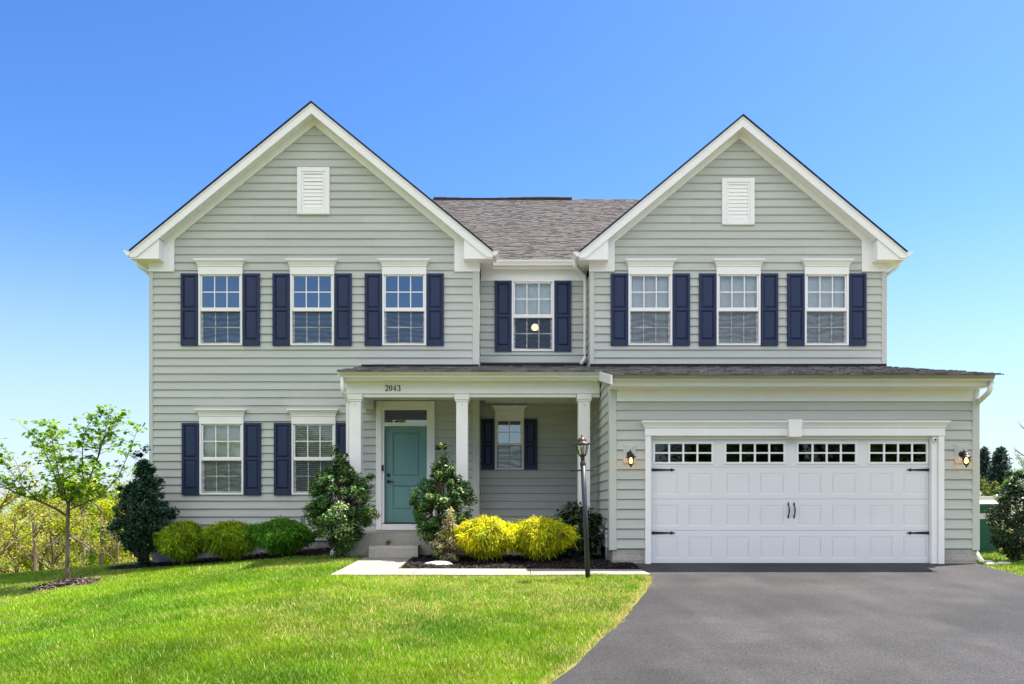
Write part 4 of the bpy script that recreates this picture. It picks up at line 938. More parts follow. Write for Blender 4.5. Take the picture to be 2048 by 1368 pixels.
# weed on the step
mb = MB(); wb = Vector((PX(776, 14.95), 14.95, -.692)); rnd = random.Random(4)
C = np.array(wb) + np.random.default_rng(4).normal(size=(60, 3))*np.array([.03, .03, .025]) + np.array([0, 0, .05]); rg4 = np.random.default_rng(5)
wr = empty('weed', wb, 'tiny green weed growing on the concrete step below the door', 'weed')
big_mesh('foliage', leaf_quads(C, np.full(60, .035), .55, np.array([0, -.2, .7]), rg4), 4, np.repeat(pick(rg4, 60, [(.04, .12, .015)]), 4, 0), LEAF, wr)
for k in range(4): twig(mb, wb - Vector((0, 0, .002)), wb + Vector((rnd.uniform(-.04, .04), rnd.uniform(-.03, .03), .07)), .003, .002, 4, 3, .05, rnd)
mb.build('stem', BARK, wr)

# ------------------------------------------------------------------ young tree on the lawn
TY = 14.35; tb = Vector(at(135, TY)); TREE = empty('young_tree', tb, 'young slender tree with sparse spring leaves in a mulch ring on the lawn', 'tree')
mb = MB(); rnd = random.Random(12); tips = []
def tp(px, py, dy=0): return Vector((PX(px, TY), TY + dy, PZ(py, TY)))
mb.tube([tb - Vector((0, 0, .08)), tp(134, 1140), tp(134.5, 1100, .01), tp(135, 1060), tp(135.5, 1030), tp(137, 1006, .0)], [.047, .037, .034, .032, .033, .026], 10)
BR = [([(134, 1032, 0), (118, 1018, -.1), (90, 1000, -.25), (55, 985, -.4), (30, 968, -.45), (10, 956, -.5)], .026), ([(136, 1012, 0), (122, 990, .15), (112, 960, .25), (104, 925, .35), (92, 885, .4), (66, 842, .45)], .018), ([(137, 1008, 0), (133, 985, -.2), (124, 940, -.3), (112, 900, -.4), (96, 868, -.5)], .016),
      ([(137, 1006, 0), (150, 985, .1), (168, 955, .2), (184, 915, .2), (193, 875, .25), (203, 845, .2), (207, 826, .2)], .024), ([(160, 968, .15), (170, 945, -.1), (177, 900, -.2), (189, 860, -.3), (222, 822, -.35)], .013), ([(138, 1020, 0), (155, 1005, .3), (180, 985, .5), (205, 950, .6), (222, 905, .65), (245, 850, .6)], .015),
      ([(137, 1007, 0), (143, 975, -.35), (145, 930, -.5), (143, 890, -.6), (139, 860, -.55)], .013), ([(120, 1000, .1), (95, 975, .5), (70, 930, .7), (40, 895, .8)], .011), ([(140, 1000, 0), (165, 990, -.4), (195, 975, -.6), (215, 940, -.7)], .011), ([(90, 1000, -.25), (70, 965, -.5), (48, 925, -.6), (28, 898, -.6)], .010),
      ([(184, 915, .2), (200, 890, .0), (222, 868, -.1), (240, 838, -.1)], .009)]
for pts, r in BR:
    P3 = [tp(*p) for p in pts]; k = len(P3); mb.tube(P3, [lerp(r, .004, i/(k-1)) for i in range(k)], 7)
    for i in range(1, k):
        for j in range(7):
            p = P3[i-1].lerp(P3[i], rnd.random()); dirv = Vector((rnd.uniform(-1, 1), rnd.uniform(-1, 1), rnd.uniform(.0, .8))).normalized()
            L = rnd.uniform(.12, .42)*(1.15 - .4*i/k); q = p + dirv*L; pp = twig(mb, p, q, .005, .002, 4, 3, .07, rnd); tips += [pp[-1], pp[-2]] if rnd.random() < .85 else [pp[-1]]
    tips += [P3[-1], P3[-1] + Vector((.03, .02, .03)), P3[-2].lerp(P3[-1], .5)]
    if r > .025:
        for i in range(1, k): tips += [P3[i-1].lerp(P3[i], f) + Vector((rnd.uniform(-.06, .06), rnd.uniform(-.1, .1), rnd.uniform(.0, .14))) for f in (.25, .5, .75, 1) if i > 1]
mb.build('trunk', BARK, TREE, True)
rg = np.random.default_rng(33); TP = np.array([list(t) for t in tips if t.z > PZ(994, TY)]); n = len(TP)*4; idx = np.repeat(np.arange(len(TP)), 4)
C = TP[idx] + rg.normal(size=(n, 3))*np.array([.055, .055, .018]) + np.array([0, 0, -.012])
V = leaf_quads(C, .068+.055*rg.random(n), .75, np.array([0, -.1, 1.3]), rg, .15)
big_mesh('crown', V, 4, np.repeat(pick(rg, n, [(.13, .27, .02), (.19, .34, .025), (.10, .22, .018), (.25, .37, .035)], .15), 4, 0), LEAF, TREE)

# ------------------------------------------------------------------ mulch
def chips(name, pts, z0, mound, seed, cols, parent=None, kind='stuff', size=.045):
    rg = np.random.default_rng(seed); n = len(pts); x, y = pts[:, 0], pts[:, 1]
    z = gz(x, y) + mound + rg.random(n)*.018
    d = unit(np.stack([rg.normal(size=n), rg.normal(size=n), rg.normal(size=n)*.28], 1)); up = unit(np.stack([rg.normal(size=n)*.35, rg.normal(size=n)*.35, np.ones(n)], 1)); w = unit(np.cross(d, up))
    L = (size*(.5+rg.random(n)))[:, None]; W = L*(.22+.2*rg.random((n, 1))); c = np.stack([x, y, z], 1)
    V = np.stack([c-d*L/2-w*W/2, c+d*L/2-w*W*.35, c+d*L/2+w*W*.35, c-d*L/2+w*W/2], 1).reshape(-1, 3)
    return big_mesh(name, V, 4, np.repeat(pick(rg, n, cols, .3), 4, 0), MULCH, parent, kind)
MC = [(.020, .014, .013), (.03, .022, .02), (.014, .011, .012), (.05, .036, .03), (.012, .010, .010)]
def bed_left_front(x): return np.interp(x, [-8.6, -8.1, -7, -5.5, -4, -3.2, -2.7], [17.2, 16.55, 16.2, 16.0, 15.85, 15.35, 14.9])
def bed_left_in(x, y): return (x > -8.55) & (x < -2.72) & (y > bed_left_front(x)) & (y < LY+.1) & ~((x > -3.06) & (y > 15.12))
def bed_right_in(x, y): return (x > -1.76 + .02) & (x < 2.20) & (y > 13.17 - .03*smooth(0, 2, x)) & (y < 15.16) & ~((x > RX0) & (y > GY+.02)) 
def ring_in(x, y): return ((x-tb.x-.02)/.56)**2 + ((y-tb.y+.05)/.62)**2 < 1 + .25*(vnoise(x, y, .18, 5)-.5)
def bed_sheet(name, fn, x0, x1, y0, y1, st, h, kind='structure'):
    xs_, ys_ = np.arange(x0, x1+st, st), np.arange(y0, y1+st, st); mb = MB(); ix = {}
    def vid(i, j):
        if (i, j) not in ix: x, y = xs_[i], ys_[j]; ix[i, j] = len(mb.v); mb.v.append((x, y, G(x, y) + h(x, y)))
        return ix[i, j]
    for i in range(len(xs_)-1):
        for j in range(len(ys_)-1):
            if fn(np.array(xs_[i]+st/2), np.array(ys_[j]+st/2)): mb.f.append([vid(i, j), vid(i+1, j), vid(i+1, j+1), vid(i, j+1)]); mb.m.append(0); mb.c.append(None)
    return mb.build(name, MULCH_BASE, None, True, kind)
hm = lambda x, y: .022
hr = lambda x, y: .015 + .10*max(0, 1 - math.hypot((x-tb.x)/.55, (y-tb.y)/.6))
bed_sheet('planting_bed', bed_left_in, -8.6, -2.6, 14.8, 17.5, .1, hm)
bed_sheet('planting_bed', bed_right_in, -1.8, 2.3, 13.1, 15.2, .08, hm)
bed_sheet('tree_ring_soil', ring_in, tb.x-.8, tb.x+.8, tb.y-.9, tb.y+.9, .05, hr)
def scatter(fn, x0, x1, y0, y1, n, seed):
    rg = np.random.default_rng(seed); p = np.stack([x0+(x1-x0)*rg.random(n), y0+(y1-y0)*rg.random(n)], 1); return p[fn(p[:, 0], p[:, 1])]
chips('mulch', scatter(bed_left_in, -8.6, -2.6, 14.8, 17.5, 12000, 1), 0, .024, 2, MC); chips('mulch', scatter(bed_right_in, -1.8, 2.3, 13.1, 15.2, 13000, 3), 0, .024, 4, MC)
pr = scatter(ring_in, tb.x-.8, tb.x+.8, tb.y-.9, tb.y+.9, 3600, 5)
chips('mulch', pr, 0, .018 + .10*np.clip(1 - np.hypot((pr[:, 0]-tb.x)/.55, (pr[:, 1]-tb.y)/.6), 0, 1), 6, [(.10, .07, .055), (.06, .042, .035), (.15, .11, .09), (.035, .026, .024)], size=.06)

# ------------------------------------------------------------------ lawn
def lawn_ok(x, y):
    ok = ~((x > drive_left(y)-.05+.16*vnoise(y, x*0+3, .11, 12)*vnoise(y, x*0, .6, 13)) & (x < drive_right(y)+.03) & (y < 14.2))
    ok &= ~((x > -2.67-.05*smooth(14.8, 12.4, y)) & (x < -1.74) & (y > 12.43) & (y < 14.9)) & ~((x > -2.71) & (x < 2.3) & (y > 12.43) & (y < 13.2))
    ok &= ~bed_left_in(x, y) & ~bed_right_in(x, y) & ~ring_in(x, y)
    ok &= ~((x > LX0-.02) & (x < RX1) & (y > LY)) & ~((x > RX0) & (x < RX1+.05) & (y > GY)) & ~((x > -3.06) & (x < RX0) & (y > 15.08))
    return ok
def grass(name, x0, x1, y0, y1, n, seed, hscale=1.0, wk=1.0):
    rg = np.random.default_rng(seed); u = rg.random(n)
    y = y0 * (y1/y0) ** u if y0 > 0 else y0 + (y1-y0)*u                  # denser towards the viewer's end of the lawn
    x = x0 + (x1-x0)*rg.random(n); m = lawn_ok(x, y); x, y = x[m], y[m]; n = len(x)
    z = gz(x, y); pn = vnoise(x, y, 1.6, 2)*.5 + vnoise(x, y, .5, 3)*.3 + vnoise(x, y, .16, 4)*.35
    edge = np.clip(1 - (drive_left(y) - x)/.16, 0, 1) * ((x < 2.4) & (y < 12.7))
    straw = np.clip((pn - .48)*1.15, .02, .5) + edge*.75
    tuft = vnoise(x, y, .35, 9)
    h = (.036 + .030*rg.random(n) + .075*np.clip(tuft-.60, 0, 1)) * hscale * (1 - .3*np.clip(straw, 0, 1)); w = (.0027 + .00036*y)*(.7+.6*rg.random(n))*wk
    a = rg.random(n)*2*np.pi; d = np.stack([np.cos(a), np.sin(a), np.zeros(n)], 1); b = rg.random(n)*2*np.pi; lean = np.stack([np.cos(b), np.sin(b), np.zeros(n)], 1)*(h*(.25+.75*rg.random(n)))[:, None]
    p = np.stack([x, y, z-.006], 1); up = np.zeros((n, 3)); up[:, 2] = h
    V = np.stack([p - d*w[:, None], p + d*w[:, None], p + up + lean], 1).reshape(-1, 3)
    g1, g2 = np.array([.075, .215, .004]), np.array([.235, .365, .008]); t = np.clip(vnoise(x, y, .8, 8)*.7 + rg.random(n)*.5 - .1, 0, 1)[:, None]; c = g1*(1-t) + g2*t
    c *= (.66 + .60*rg.random((n, 1))) * (.58 + .34*vnoise(x, y, 2.3, 15) + .46*vnoise(x, y, .42, 16))[:, None]
    s = rg.random(n) < straw; c[s] = np.array([.48, .44, .14])*(.65+.6*rg.random((int(s.sum()), 1)))
    return big_mesh(name, V, 3, np.repeat(c, 3, 0), GRASS, None, 'stuff')
grass('lawn_grass', -13.5, 2.35, 4.6, 21.5, 860000, 1)
grass('lawn_grass', 7.9, 13, 11.0, 16.5, 26000, 2)

# ------------------------------------------------------------------ small things
def rock(name, c, sx, sy, sz, label, mat, seed):
    rg = np.random.default_rng(seed); mb = MB(); nu, nv = 14, 8
    for j in range(nv+1):
        for i in range(nu):
            th, ph = 2*math.pi*i/nu, math.pi*j/nv; k = .78 + .4*float(vnoise(np.array(math.cos(th)*1.7+j*.3), np.array(math.sin(th)*1.7), .8, seed))
            mb.v.append((c[0]+math.cos(th)*math.sin(ph)*sx*k, c[1]+math.sin(th)*math.sin(ph)*sy*k, c[2]+max(-.3, math.cos(ph))*sz*(.85+.2*k)))
    for j in range(nv):
        for i in range(nu): i2 = (i+1) % nu; mb.f.append([j*nu+i, (j+1)*nu+i, (j+1)*nu+i2, j*nu+i2]); mb.m.append(0); mb.c.append(None)
    return tag(mb.build(name, mat), label, 'rock')
g0 = at(880, 13.75); rock('flat_stone', (g0[0], g0[1], g0[2]+.03), .24, .13, .055, 'flat pale stone lying in the mulch left of the yellow shrubs', ROCK, 3)
g0 = at(672, 15.35); rock('white_rock', (g0[0], g0[1], g0[2]+.05), .12, .09, .13, 'white rough rock under the shrub left of the front step', WHITEROCK, 8)
# pvc vent pipe beside the garage wall
vp = (PX(1213, 14.35), 14.35, G(PX(1213, 14.35), 14.35)); VP = empty('vent_pipe', vp, 'thin grey pipe with a cap standing in the mulch against the garage side wall', 'pipe')
mb = MB(); mb.tube([(vp[0], vp[1], vp[2]-.05), (vp[0], vp[1], PZ(1066, 14.35))], .014, 10); mb.build('pipe', PVC, VP, True)
mb = MB(); mb.lathe([(.012, 0), (.022, .005), (.022, .05), (.018, .065), (.001, .068)], (vp[0], vp[1], PZ(1068, 14.35)), 10); mb.build('cap', PVC, VP, True)
# wheeled bin
by = 15.9; bx0, bx1 = PX(1946, by), PX(2006, by); bz0, bz1 = G(bx0, by)+.02, PZ(1010, by); bc = (bx0+bx1)/2
BINR = empty('wheeled_bin', (bc, by+.35, bz0-.02), 'dark green wheeled bin with a pale sticker behind the right corner of the garage', 'bin')
mb = MB(); hw = (bx1-bx0)/2; tp_ = .82
q = [(bc-hw*tp_, by+.06, bz0), (bc+hw*tp_, by+.06, bz0), (bc+hw*tp_, by+.62, bz0), (bc-hw*tp_, by+.62, bz0), (bc-hw, by, bz1), (bc+hw, by, bz1), (bc+hw, by+.70, bz1), (bc-hw, by+.70, bz1)]
mb.add(q, [(0, 3, 2, 1), (0, 1, 5, 4), (1, 2, 6, 5), (2, 3, 7, 6), (3, 0, 4, 7), (4, 5, 6, 7)]); mb.box(bc-hw-.015, bc+hw+.015, by-.015, by+.715, bz1-.04, bz1+.002); mb.build('body', BIN, BINR)
mb = MB(); mb.bbox(bc-hw-.025, bc+hw+.025, by-.035, by+.72, bz1+.004, bz1+.045, .015); mb.prism([(by-.02, bz1+.0455), (by+.7, bz1+.0455), (by+.6, bz1+.085), (by+.08, bz1+.085)], bc-hw+.02, bc+hw-.02, axis='x'); mb.build('lid', BINLID, BINR)
mb = MB(); t0, t1 = .18, .30; f_ = lambda t: by + .06*(t) - .004
for (a, b) in ((-.62, .70),): mb.quad((bc+hw*a, f_(t1)-.002, lerp(bz1, bz0, t1)), (bc+hw*b, f_(t1)-.002, lerp(bz1, bz0, t1)), (bc+hw*b, f_(t0)-.002, lerp(bz1, bz0, t0)), (bc+hw*a, f_(t0)-.002, lerp(bz1, bz0, t0)))
mb.build('sticker', PAPER, BINR)
for s in (-1, 1): mb = MB(); mb.tube([(bc+s*hw*.75, by+.62, bz0+.09), (bc+s*(hw*.75+.05), by+.62, bz0+.09)], .10, 14); mb.build('wheel', BLACK, BINR)
# splash stones under the downspout
rg = np.random.default_rng(9)
for k, (dx, dy, s, lab) in enumerate(((.16, -.12, .10, 'pale flat stone directly under the garage downspout outlet'), (.42, -.02, .14, 'larger pale stone between the downspout and the glossy shrub'), (.30, .22, .11, 'pale stone in front of the green bin'))):
    x, y = RX1 + dx, GY - .02 + dy; rock('splash_stone', (x, y, G(x, y)+.015), s, s*.8, .035, lab, ROCK, 40+k)

# ------------------------------------------------------------------ background trees
def tree_mesh(seed, H, spread, leafn, lsize, cols, bark=BARK, bare=.25, trunkr=.16, crown0=.35, forks=6):
    """returns (trunk mesh, crown mesh) around the origin"""
    rnd = random.Random(seed); rg = np.random.default_rng(seed); mb = MB(); tips = []
    lean = Vector((rnd.uniform(-.06, .06), rnd.uniform(-.06, .06), 0))
    tr = [Vector((0, 0, -.3))] + [Vector((lean.x*H*t + rnd.uniform(-.08, .08), lean.y*H*t + rnd.uniform(-.08, .08), H*t)) for t in (.2, .4, .6, .78)]
    mb.tube(tr, [trunkr*1.25, trunkr, trunkr*.8, trunkr*.55, trunkr*.3], 7)
    def grow(p, d, L, r, dep):
        q = p + d*L; pts = twig(mb, p, q, r, r*.55, 4 if dep else 5, 3, .07, rnd)
        if dep == 0: tips.extend(pts[1:]); return
        if dep == 1: tips.extend(pts[2:])
        for k in range(3 if dep > 1 else 4):
            nd = (d + Vector((rnd.uniform(-.8, .8), rnd.uniform(-.8, .8), rnd.uniform(-.25, .6)))).normalized(); grow(pts[rnd.choice([1, 2, 3])], nd, L*rnd.uniform(.5, .75), r*.5, dep-1)
    for k in range(forks):
        t = lerp(crown0, .95, k/(forks-1)); i = min(3, int(t*4*.98)); p = tr[min(4, i+1)].lerp(tr[i], rnd.random()*.6) if i < 4 else tr[-1]
        a = k*2.4 + rnd.uniform(-.5, .5); el = lerp(.45, 1.0, t); d = Vector((math.cos(a), math.sin(a), el*1.1)).normalized()
        grow(p, d, spread*lerp(.85, .55, t)*rnd.uniform(.8, 1.1), trunkr*.38, 2)
    T = np.array([list(t) for t in tips]); idx = rg.integers(0, len(T), leafn); C = T[idx] + rg.normal(size=(leafn, 3))*spread*.06
    V = leaf_quads(C, lsize*(.6+.8*rg.random(leafn)), .7, np.array([0, 0, .7]), rg); tone = (.75+.5*rg.random(len(T)))[idx][:, None]
    trunk = mb.build('trunk', bark, None); crown = big_mesh('crown', V, 4, np.repeat(pick(rg, leafn, cols, .18)*tone, 4, 0), LEAF_F, None, None, (0, 0, 0))
    off = trunk.location.copy(); a, b = trunk.data, crown.data; a.transform(__import__('mathutils').Matrix.Translation(off))
    bpy.data.objects.remove(trunk); bpy.data.objects.remove(crown); return a, b
YG = [(.32, .39, .015), (.40, .42, .02), (.24, .33, .015), (.34, .31, .035)]
GG = [(.15, .27, .015), (.20, .30, .02), (.12, .22, .015)]
TAN = [(.34, .27, .13), (.30, .23, .12), (.28, .27, .10)]
KINDS = [(tree_mesh(101, 9.5, 2.6, 5200, .14, YG, BARK, crown0=.46), 'yellow-green spring tree in the woods beyond the lawn'), (tree_mesh(102, 9.0, 2.5, 5200, .13, GG, BARK_P, crown0=.44), 'fresh green tree in the woods beyond the lawn'),
         (tree_mesh(103, 9.0, 2.8, 1800, .10, TAN+YG, BARK, crown0=.40), 'nearly bare grey tree with tan buds in the woods beyond the lawn'), (tree_mesh(104, 8.5, 2.4, 4200, .13, YG+TAN, BARK_D, crown0=.46), 'golden budding tree with a dark trunk in the woods beyond the lawn')]
def place_tree(name, kind, loc, s, rz, label, group):
    root = empty(name, loc, label, 'tree', group); root.scale = (s, s, s); root.rotation_euler.z = rz
    for nm, me in zip(('trunk', 'crown'), KINDS[kind][0]): o = bpy.data.objects.new(nm, me); COL.objects.link(o); o.parent = root
    return root
rnd = random.Random(77)
spots = []
for (px, Y, k, s) in ((-16, 36, 2, 1.45), (66, 42, 2, 1.15), (105, 44, 3, 1.12), (165, 48, 1, 1.15), (200, 42, 0, 1.12), (262, 46, 1, 1.12), (246, 40, 2, .95), (-40, 44, 0, 1.15), (-80, 46, 1, 1.2), (40, 48, 3, 1.28), (80, 52, 0, 1.22), (130, 54, 3, 1.2),
                      (185, 57, 0, 1.2), (225, 52, 0, 1.25), (320, 52, 0, 1.15), (10, 58, 3, 1.25), (250, 60, 0, 1.2), (-150, 48, 2, 1.3), (110, 62, 2, 1.35), (60, 64, 0, 1.3), (160, 66, 3, 1.3), (210, 68, 1, 1.3), (145, 72, 1, 1.5), (30, 72, 2, 1.45), (240, 74, 2, 1.4), (90, 74, 1, 1.4)):
    x = PX(px, Y); place_tree('woodland_tree', k, (x, Y, G(x, Y)-.1), s*.80, rnd.random()*6.28, KINDS[k][1], 'trees in the woods beyond the lawn')
# undergrowth and the far edge of the wood, one mass
rg = np.random.default_rng(50); n = 152000
Y = 34 + 52*rg.random(n)**.8; x = PX(-350 + 720*rg.random(n), Y); side = np.arange(n) > 118000; m = int(side.sum()); Y[side] = 62 + 26*rg.random(m); x[side] = np.where(rg.random(m) < .62, PX(-2600 + 2400*rg.random(m), Y[side]), PX(2080 + 1500*rg.random(m), Y[side]))
hgt = (rg.random(n)**1.5)*(1.5 + 7.6*smooth(50, 78, Y))*(.25+.75*vnoise(x, Y, 4, 6)+.6*vnoise(x, Y, 11, 16)); hgt[side] *= .9; z = gz(x, Y) + hgt
cc = pick(rg, n, [(.28, .34, .03), (.31, .30, .06), (.21, .30, .025), (.35, .38, .035), (.25, .22, .08), (.24, .33, .025)], .2)
big_mesh('undergrowth', leaf_quads(np.stack([x, Y, z], 1), (.12+.14*rg.random(n))*np.where(side, 2.6, 1), .7, np.array([0, -.4, .5]), rg), 4, np.repeat(cc, 4, 0), LEAF_F, None, 'stuff')
# conifers and bushes beyond the garage on the right
def conifer(px, Y, top, w, label, seed, cols):
    rg = np.random.default_rng(seed); x = PX(px, Y); g = G(x, Y); H = PZ(top, Y) - g; root = empty('conifer', (x, Y, g), label, 'tree', None)
    mb = MB(); mb.tube([(x, Y, g-.2), (x, Y, g+H*.5), (x, Y, g+H*.98)], [.22, .13, .02], 7); C = []; rnd = random.Random(seed); N_ = []
    for k in range(150):
        t = (k/150)**.9; zz = g + H*(.08+.90*t); L = w*(1-t)**.85*rnd.uniform(.65, 1.1) + .08; a = k*2.4 + rnd.uniform(-.4, .4); q = Vector((x+math.cos(a)*L, Y+math.sin(a)*L, zz - L*.12 + .1*L)); p = Vector((x, Y, zz)); mb.tube([p, p.lerp(q, .6) + Vector((0, 0, -.05*L)), q], [.03, .02, .006], 4)
        for j in range(int(14 + 40*L/w)): s = rnd.random()**.6; c = p.lerp(q, s); C.append((c.x+rnd.gauss(0, .10+.1*L), c.y+rnd.gauss(0, .10+.1*L), c.z + rnd.gauss(-.05, .07))); N_.append((math.cos(a)*.5, math.sin(a)*.5, .5))
    C = np.array(C); N_ = np.array(N_); n = len(C); mb.build('trunk', BARK_D, root)
    big_mesh('crown', leaf_quads(C, .22+.2*rg.random(n), .35, N_, rg, .25), 4, np.repeat(pick(rg, n, cols, .22), 4, 0), LEAF_F, root)
CON = [(.030, .058, .042), (.042, .075, .054), (.022, .045, .038)]
conifer(1968, 62, 893, 1.15, 'slim dark conifer just right of the garage corner, behind the grey roof', 61, CON); conifer(2001, 58, 892, 1.75, 'broad dark conifer, widest of those behind the grey roof', 62, CON); conifer(1938, 66, 905, 1.6, 'dark conifer half hidden behind the garage corner', 63, CON)
def bush(name, px, Y, top, w, label, cols, seed, n=2600, sz=.16):
    x = PX(px, Y); g = G(x, Y); shrub(name, (x, Y, g), w, w*.9, PZ(top, Y)-g, label, 'bush', cols, n, sz, LEAF_F, ((0, .5), (.4, 1), (.75, .8), (1, .2)), seed, 60, w*.12, None, BARK_D, None, 0)
bush('leafy_bush', 2040, 40, 938, 2.6, 'bright green leafy bush at the right edge beyond the glossy shrub', [(.07, .17, .02), (.10, .22, .025), (.05, .13, .02)], 71, 5200, .13)
bush('leafy_bush', 1984, 50, 962, 2.2, 'yellow-green bush between the grey roof and the glossy shrub', [(.17, .20, .03), (.22, .22, .04), (.10, .14, .03)], 72, 2600, .15)
bush('leafy_bush', 1957, 56, 950, 2.4, 'olive green bush in front of the slim conifer', [(.10, .13, .03), (.13, .15, .03)], 73, 2400, .16)
me = tree_mesh(105, 9, 2.8, 2200, .14, [(.14, .20, .06), (.18, .22, .07)], BARK, crown0=.3); KINDS.append((me, '')); Y = 70; x = PX(2045, Y); place_tree('leafy_tree', 4, (x, Y, G(x, Y)), .72, .4, 'pale green hazy tree behind the conifers at the right edge', None)
me = tree_mesh(106, 7.5, 2.6, 160, .05, TAN, BARK_D, crown0=.3, forks=7, trunkr=.11); KINDS.append((me, '')); Y = 30; x = PX(2105, Y); place_tree('bare_tree', 5, (x, Y, G(x, Y)), .60, 1.2, 'leafless tree whose twigs reach in at the right edge above the bushes', None)
# neighbour's roof and white fence
Y = 52; FH = empty('neighbour_house', (PX(1945, Y), Y, G(PX(1945, Y), Y)), 'low grey-roofed house seen just right of the garage corner', 'house'); a, b = PX(1900, Y), PX(1982, Y); ze, zr = PZ(994, Y), PZ(959, Y)
mb = MB(); mb.box(a+.2, b-.2, Y+.4, Y+7.6, G(a, Y)-.2, ze+.05); mb.build('wall', FARWALL, FH)
mb = MB(); mb.add([(a, Y, ze), (b, Y, ze), (b, Y+8, ze), (a, Y+8, ze), (a, Y+4, zr+.35), (b-.1, Y+4, zr+.35)], [(0, 1, 5, 4), (2, 3, 4, 5), (1, 2, 5), (3, 0, 4), (0, 3, 2, 1)]); mb.build('roof', FARROOF, FH)
Y = 36; x0, x1 = PX(1940, Y), PX(2160, Y); FE = empty('fence', (x0, Y, G(x0, Y)), 'white board fence behind the green bin and glossy shrub', 'fence'); g = G(x0, Y)
mb = MB(); zt = PZ(993.5, Y)
for i in range(36): xa = lerp(x0, x1, i/36); mb.box(xa+.004, lerp(x0, x1, (i+1)/36)-.004, Y, Y+.025, g+.05, zt-.03)
mb.box(x0, x1, Y-.03, Y+.05, zt-.035, zt+.03); mb.build('board_panel', FENCEW, FE)
for i in range(5): x = lerp(x0, x1, i/4); mb = MB(); mb.box(x-.06, x+.06, Y-.05, Y+.07, g-.1, zt+.09); mb.build('post', FENCEW, FE)

# the street side behind the viewer, mirrored in the windows
rnd = random.Random(5)
rg = np.random.default_rng(107); C = []
for (x, y, h, w) in ((-21, -23, 8, 5), (-15, -26, 9, 5), (-9, -28, 10, 6), (-3, -27, 8, 5), (13, -24, 8.5, 5), (17.5, -25, 10, 5.5), (22, -23, 10, 5.5), (26.5, -26, 11, 6), (31, -24, 10, 6), (36, -27, 11, 6)):
    q = unit(rg.normal(size=(6500, 3)))*(rg.random((6500, 1))**.4); q = q*(.75 + .5*vnoise(q[:, 0]*2+x, q[:, 2]*2+q[:, 1], .8, 7))[:, None]
    C.append(np.array([x, y, G(x, y) + h*.52]) + q*np.array([w/2, w/2, h*.48]))
C = np.concatenate(C); n = len(C)
big_mesh('treeline', leaf_quads(C, .2+.2*rg.random(n), .6, np.array([0, .3, .5]), rg), 4, np.repeat(pick(rg, n, [(.05, .11, .015), (.07, .15, .02), (.035, .08, .012)], .2), 4, 0), LEAF_F, None, 'stuff')
OH = empty('opposite_house', (6, -30, G(6, -30)), 'grey gabled house across the street, mirrored in the garage door windows', 'house'); g = G(6, -30)
mb = MB(); mb.box(1.5, 11, -36, -30, g-.2, g+5.2); mb.add([(1.5, -30, g+5.2), (11, -30, g+5.2), (6.25, -30, g+8.2)], [(0, 1, 2)]); mb.build('wall', FARWALL, OH)
mb = MB(); mb.add([(1.1, -29.7, g+4.95), (6.25, -29.7, g+8.3), (11.4, -29.7, g+4.95), (1.1, -36.3, g+4.95), (6.25, -36.3, g+8.3), (11.4, -36.3, g+4.95)], [(0, 1, 4, 3), (1, 2, 5, 4)]); mb.build('roof', FARROOF, OH)
for x in (3.4, 6.2, 9): 
    for z in (1.0, 3.6):
        mb = MB(); mb.box(x-.6, x+.6, -29.98, -29.9, g+z, g+z+1.4); wf = mb.build('window', FENCEW, OH); mb = MB(); mb.box(x-.5, x+.5, -29.89, -29.88, g+z+.1, g+z+1.3); mb.build('pane', BLACK, wf)

# ------------------------------------------------------------------ light, sky, camera
SUN = Vector((.434, .183, 1.0)).normalized()
elev = math.asin(SUN.z); az = math.atan2(SUN.x, SUN.y)          # azimuth clockwise from +Y
sd = bpy.data.lights.new('sun', 'SUN'); sd.energy = 5.0; sd.angle = R(.53); sd.color = (1, .95, .87)
so = bpy.data.objects.new('sun', sd); COL.objects.link(so); so.location = (20, 10, 40); so.rotation_euler = SUN.to_track_quat('Z', 'Y').to_euler()
W = bpy.data.worlds.new('World'); scene.world = W; W.use_nodes = True; nt = W.node_tree; nt.nodes.clear()
sky = N(nt, 'ShaderNodeTexSky', sky_type='NISHITA'); sky.sun_disc = False; sky.sun_elevation = elev; sky.sun_rotation = az
sky.altitude = 300; sky.air_density = 1.0; sky.dust_density = .9; sky.ozone_density = 3.0
hs = N(nt, 'ShaderNodeHueSaturation', i_Hue=.5035, i_Saturation=1.14, i_Value=.66)
gm = N(nt, 'ShaderNodeGamma', i_Gamma=1.3); nt.links.new(sky.outputs[0], gm.inputs[0]); nt.links.new(gm.outputs[0], hs.inputs['Color'])
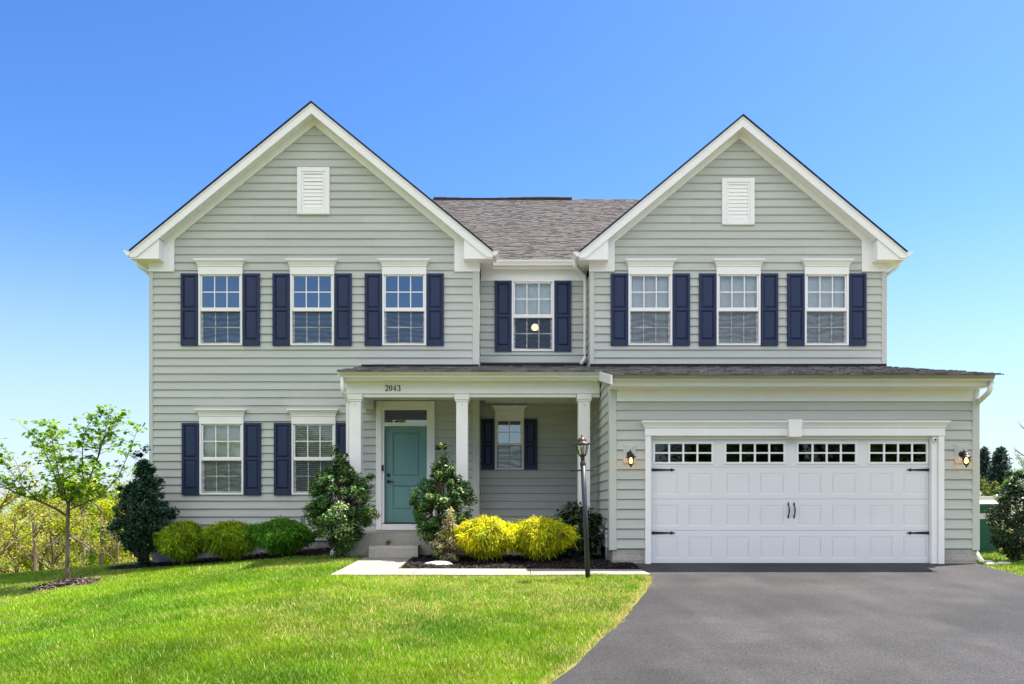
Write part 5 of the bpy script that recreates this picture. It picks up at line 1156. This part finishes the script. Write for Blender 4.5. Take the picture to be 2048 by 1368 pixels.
# bright cloud bank added out of view, to fill the shaded house front
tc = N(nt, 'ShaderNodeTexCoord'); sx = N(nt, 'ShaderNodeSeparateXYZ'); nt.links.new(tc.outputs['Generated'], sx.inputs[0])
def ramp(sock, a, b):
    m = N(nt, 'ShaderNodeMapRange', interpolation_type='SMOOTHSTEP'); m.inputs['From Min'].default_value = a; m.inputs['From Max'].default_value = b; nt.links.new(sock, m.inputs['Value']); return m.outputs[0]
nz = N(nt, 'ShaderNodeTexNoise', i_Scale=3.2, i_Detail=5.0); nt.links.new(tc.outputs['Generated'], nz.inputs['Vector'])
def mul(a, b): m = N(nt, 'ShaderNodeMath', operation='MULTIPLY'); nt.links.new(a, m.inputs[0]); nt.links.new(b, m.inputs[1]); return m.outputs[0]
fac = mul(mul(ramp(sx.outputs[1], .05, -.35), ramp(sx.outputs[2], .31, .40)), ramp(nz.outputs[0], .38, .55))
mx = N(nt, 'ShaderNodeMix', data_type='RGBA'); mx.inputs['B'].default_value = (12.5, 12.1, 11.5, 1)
hz = N(nt, 'ShaderNodeMix', data_type='RGBA'); hz.inputs['B'].default_value = (2.95, 3.5, 4.05, 1)      # pale air low over the horizon
hf = N(nt, 'ShaderNodeMath', operation='MULTIPLY', i_1=.8); nt.links.new(ramp(sx.outputs[2], .36, -.02), hf.inputs[0])
nt.links.new(hf.outputs[0], hz.inputs['Factor']); nt.links.new(hs.outputs[0], hz.inputs['A'])
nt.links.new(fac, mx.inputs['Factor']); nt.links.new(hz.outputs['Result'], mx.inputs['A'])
bg = N(nt, 'ShaderNodeBackground', i_Strength=.085); out = N(nt, 'ShaderNodeOutputWorld')
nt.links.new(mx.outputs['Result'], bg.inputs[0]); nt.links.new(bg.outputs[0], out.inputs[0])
cam = bpy.data.cameras.new('camera'); co = bpy.data.objects.new('camera', cam); COL.objects.link(co); scene.camera = co
co.location = (0, 0, 0); co.rotation_euler = (R(90), 0, 0); cam.sensor_width = 36; cam.lens = 36*F/2048
cam.shift_x = (1024 - CX)/2048; cam.shift_y = (CY - 684)/2048; cam.clip_start = .1; cam.clip_end = 6000
vs = scene.view_settings; vs.view_transform = 'Standard'; vs.look = 'None'; vs.gamma = 1; vs.use_curve_mapping = False; vs.exposure = 1.5
scene.cycles.max_bounces = 8; scene.cycles.transparent_max_bounces = 12; scene.cycles.use_denoising = True
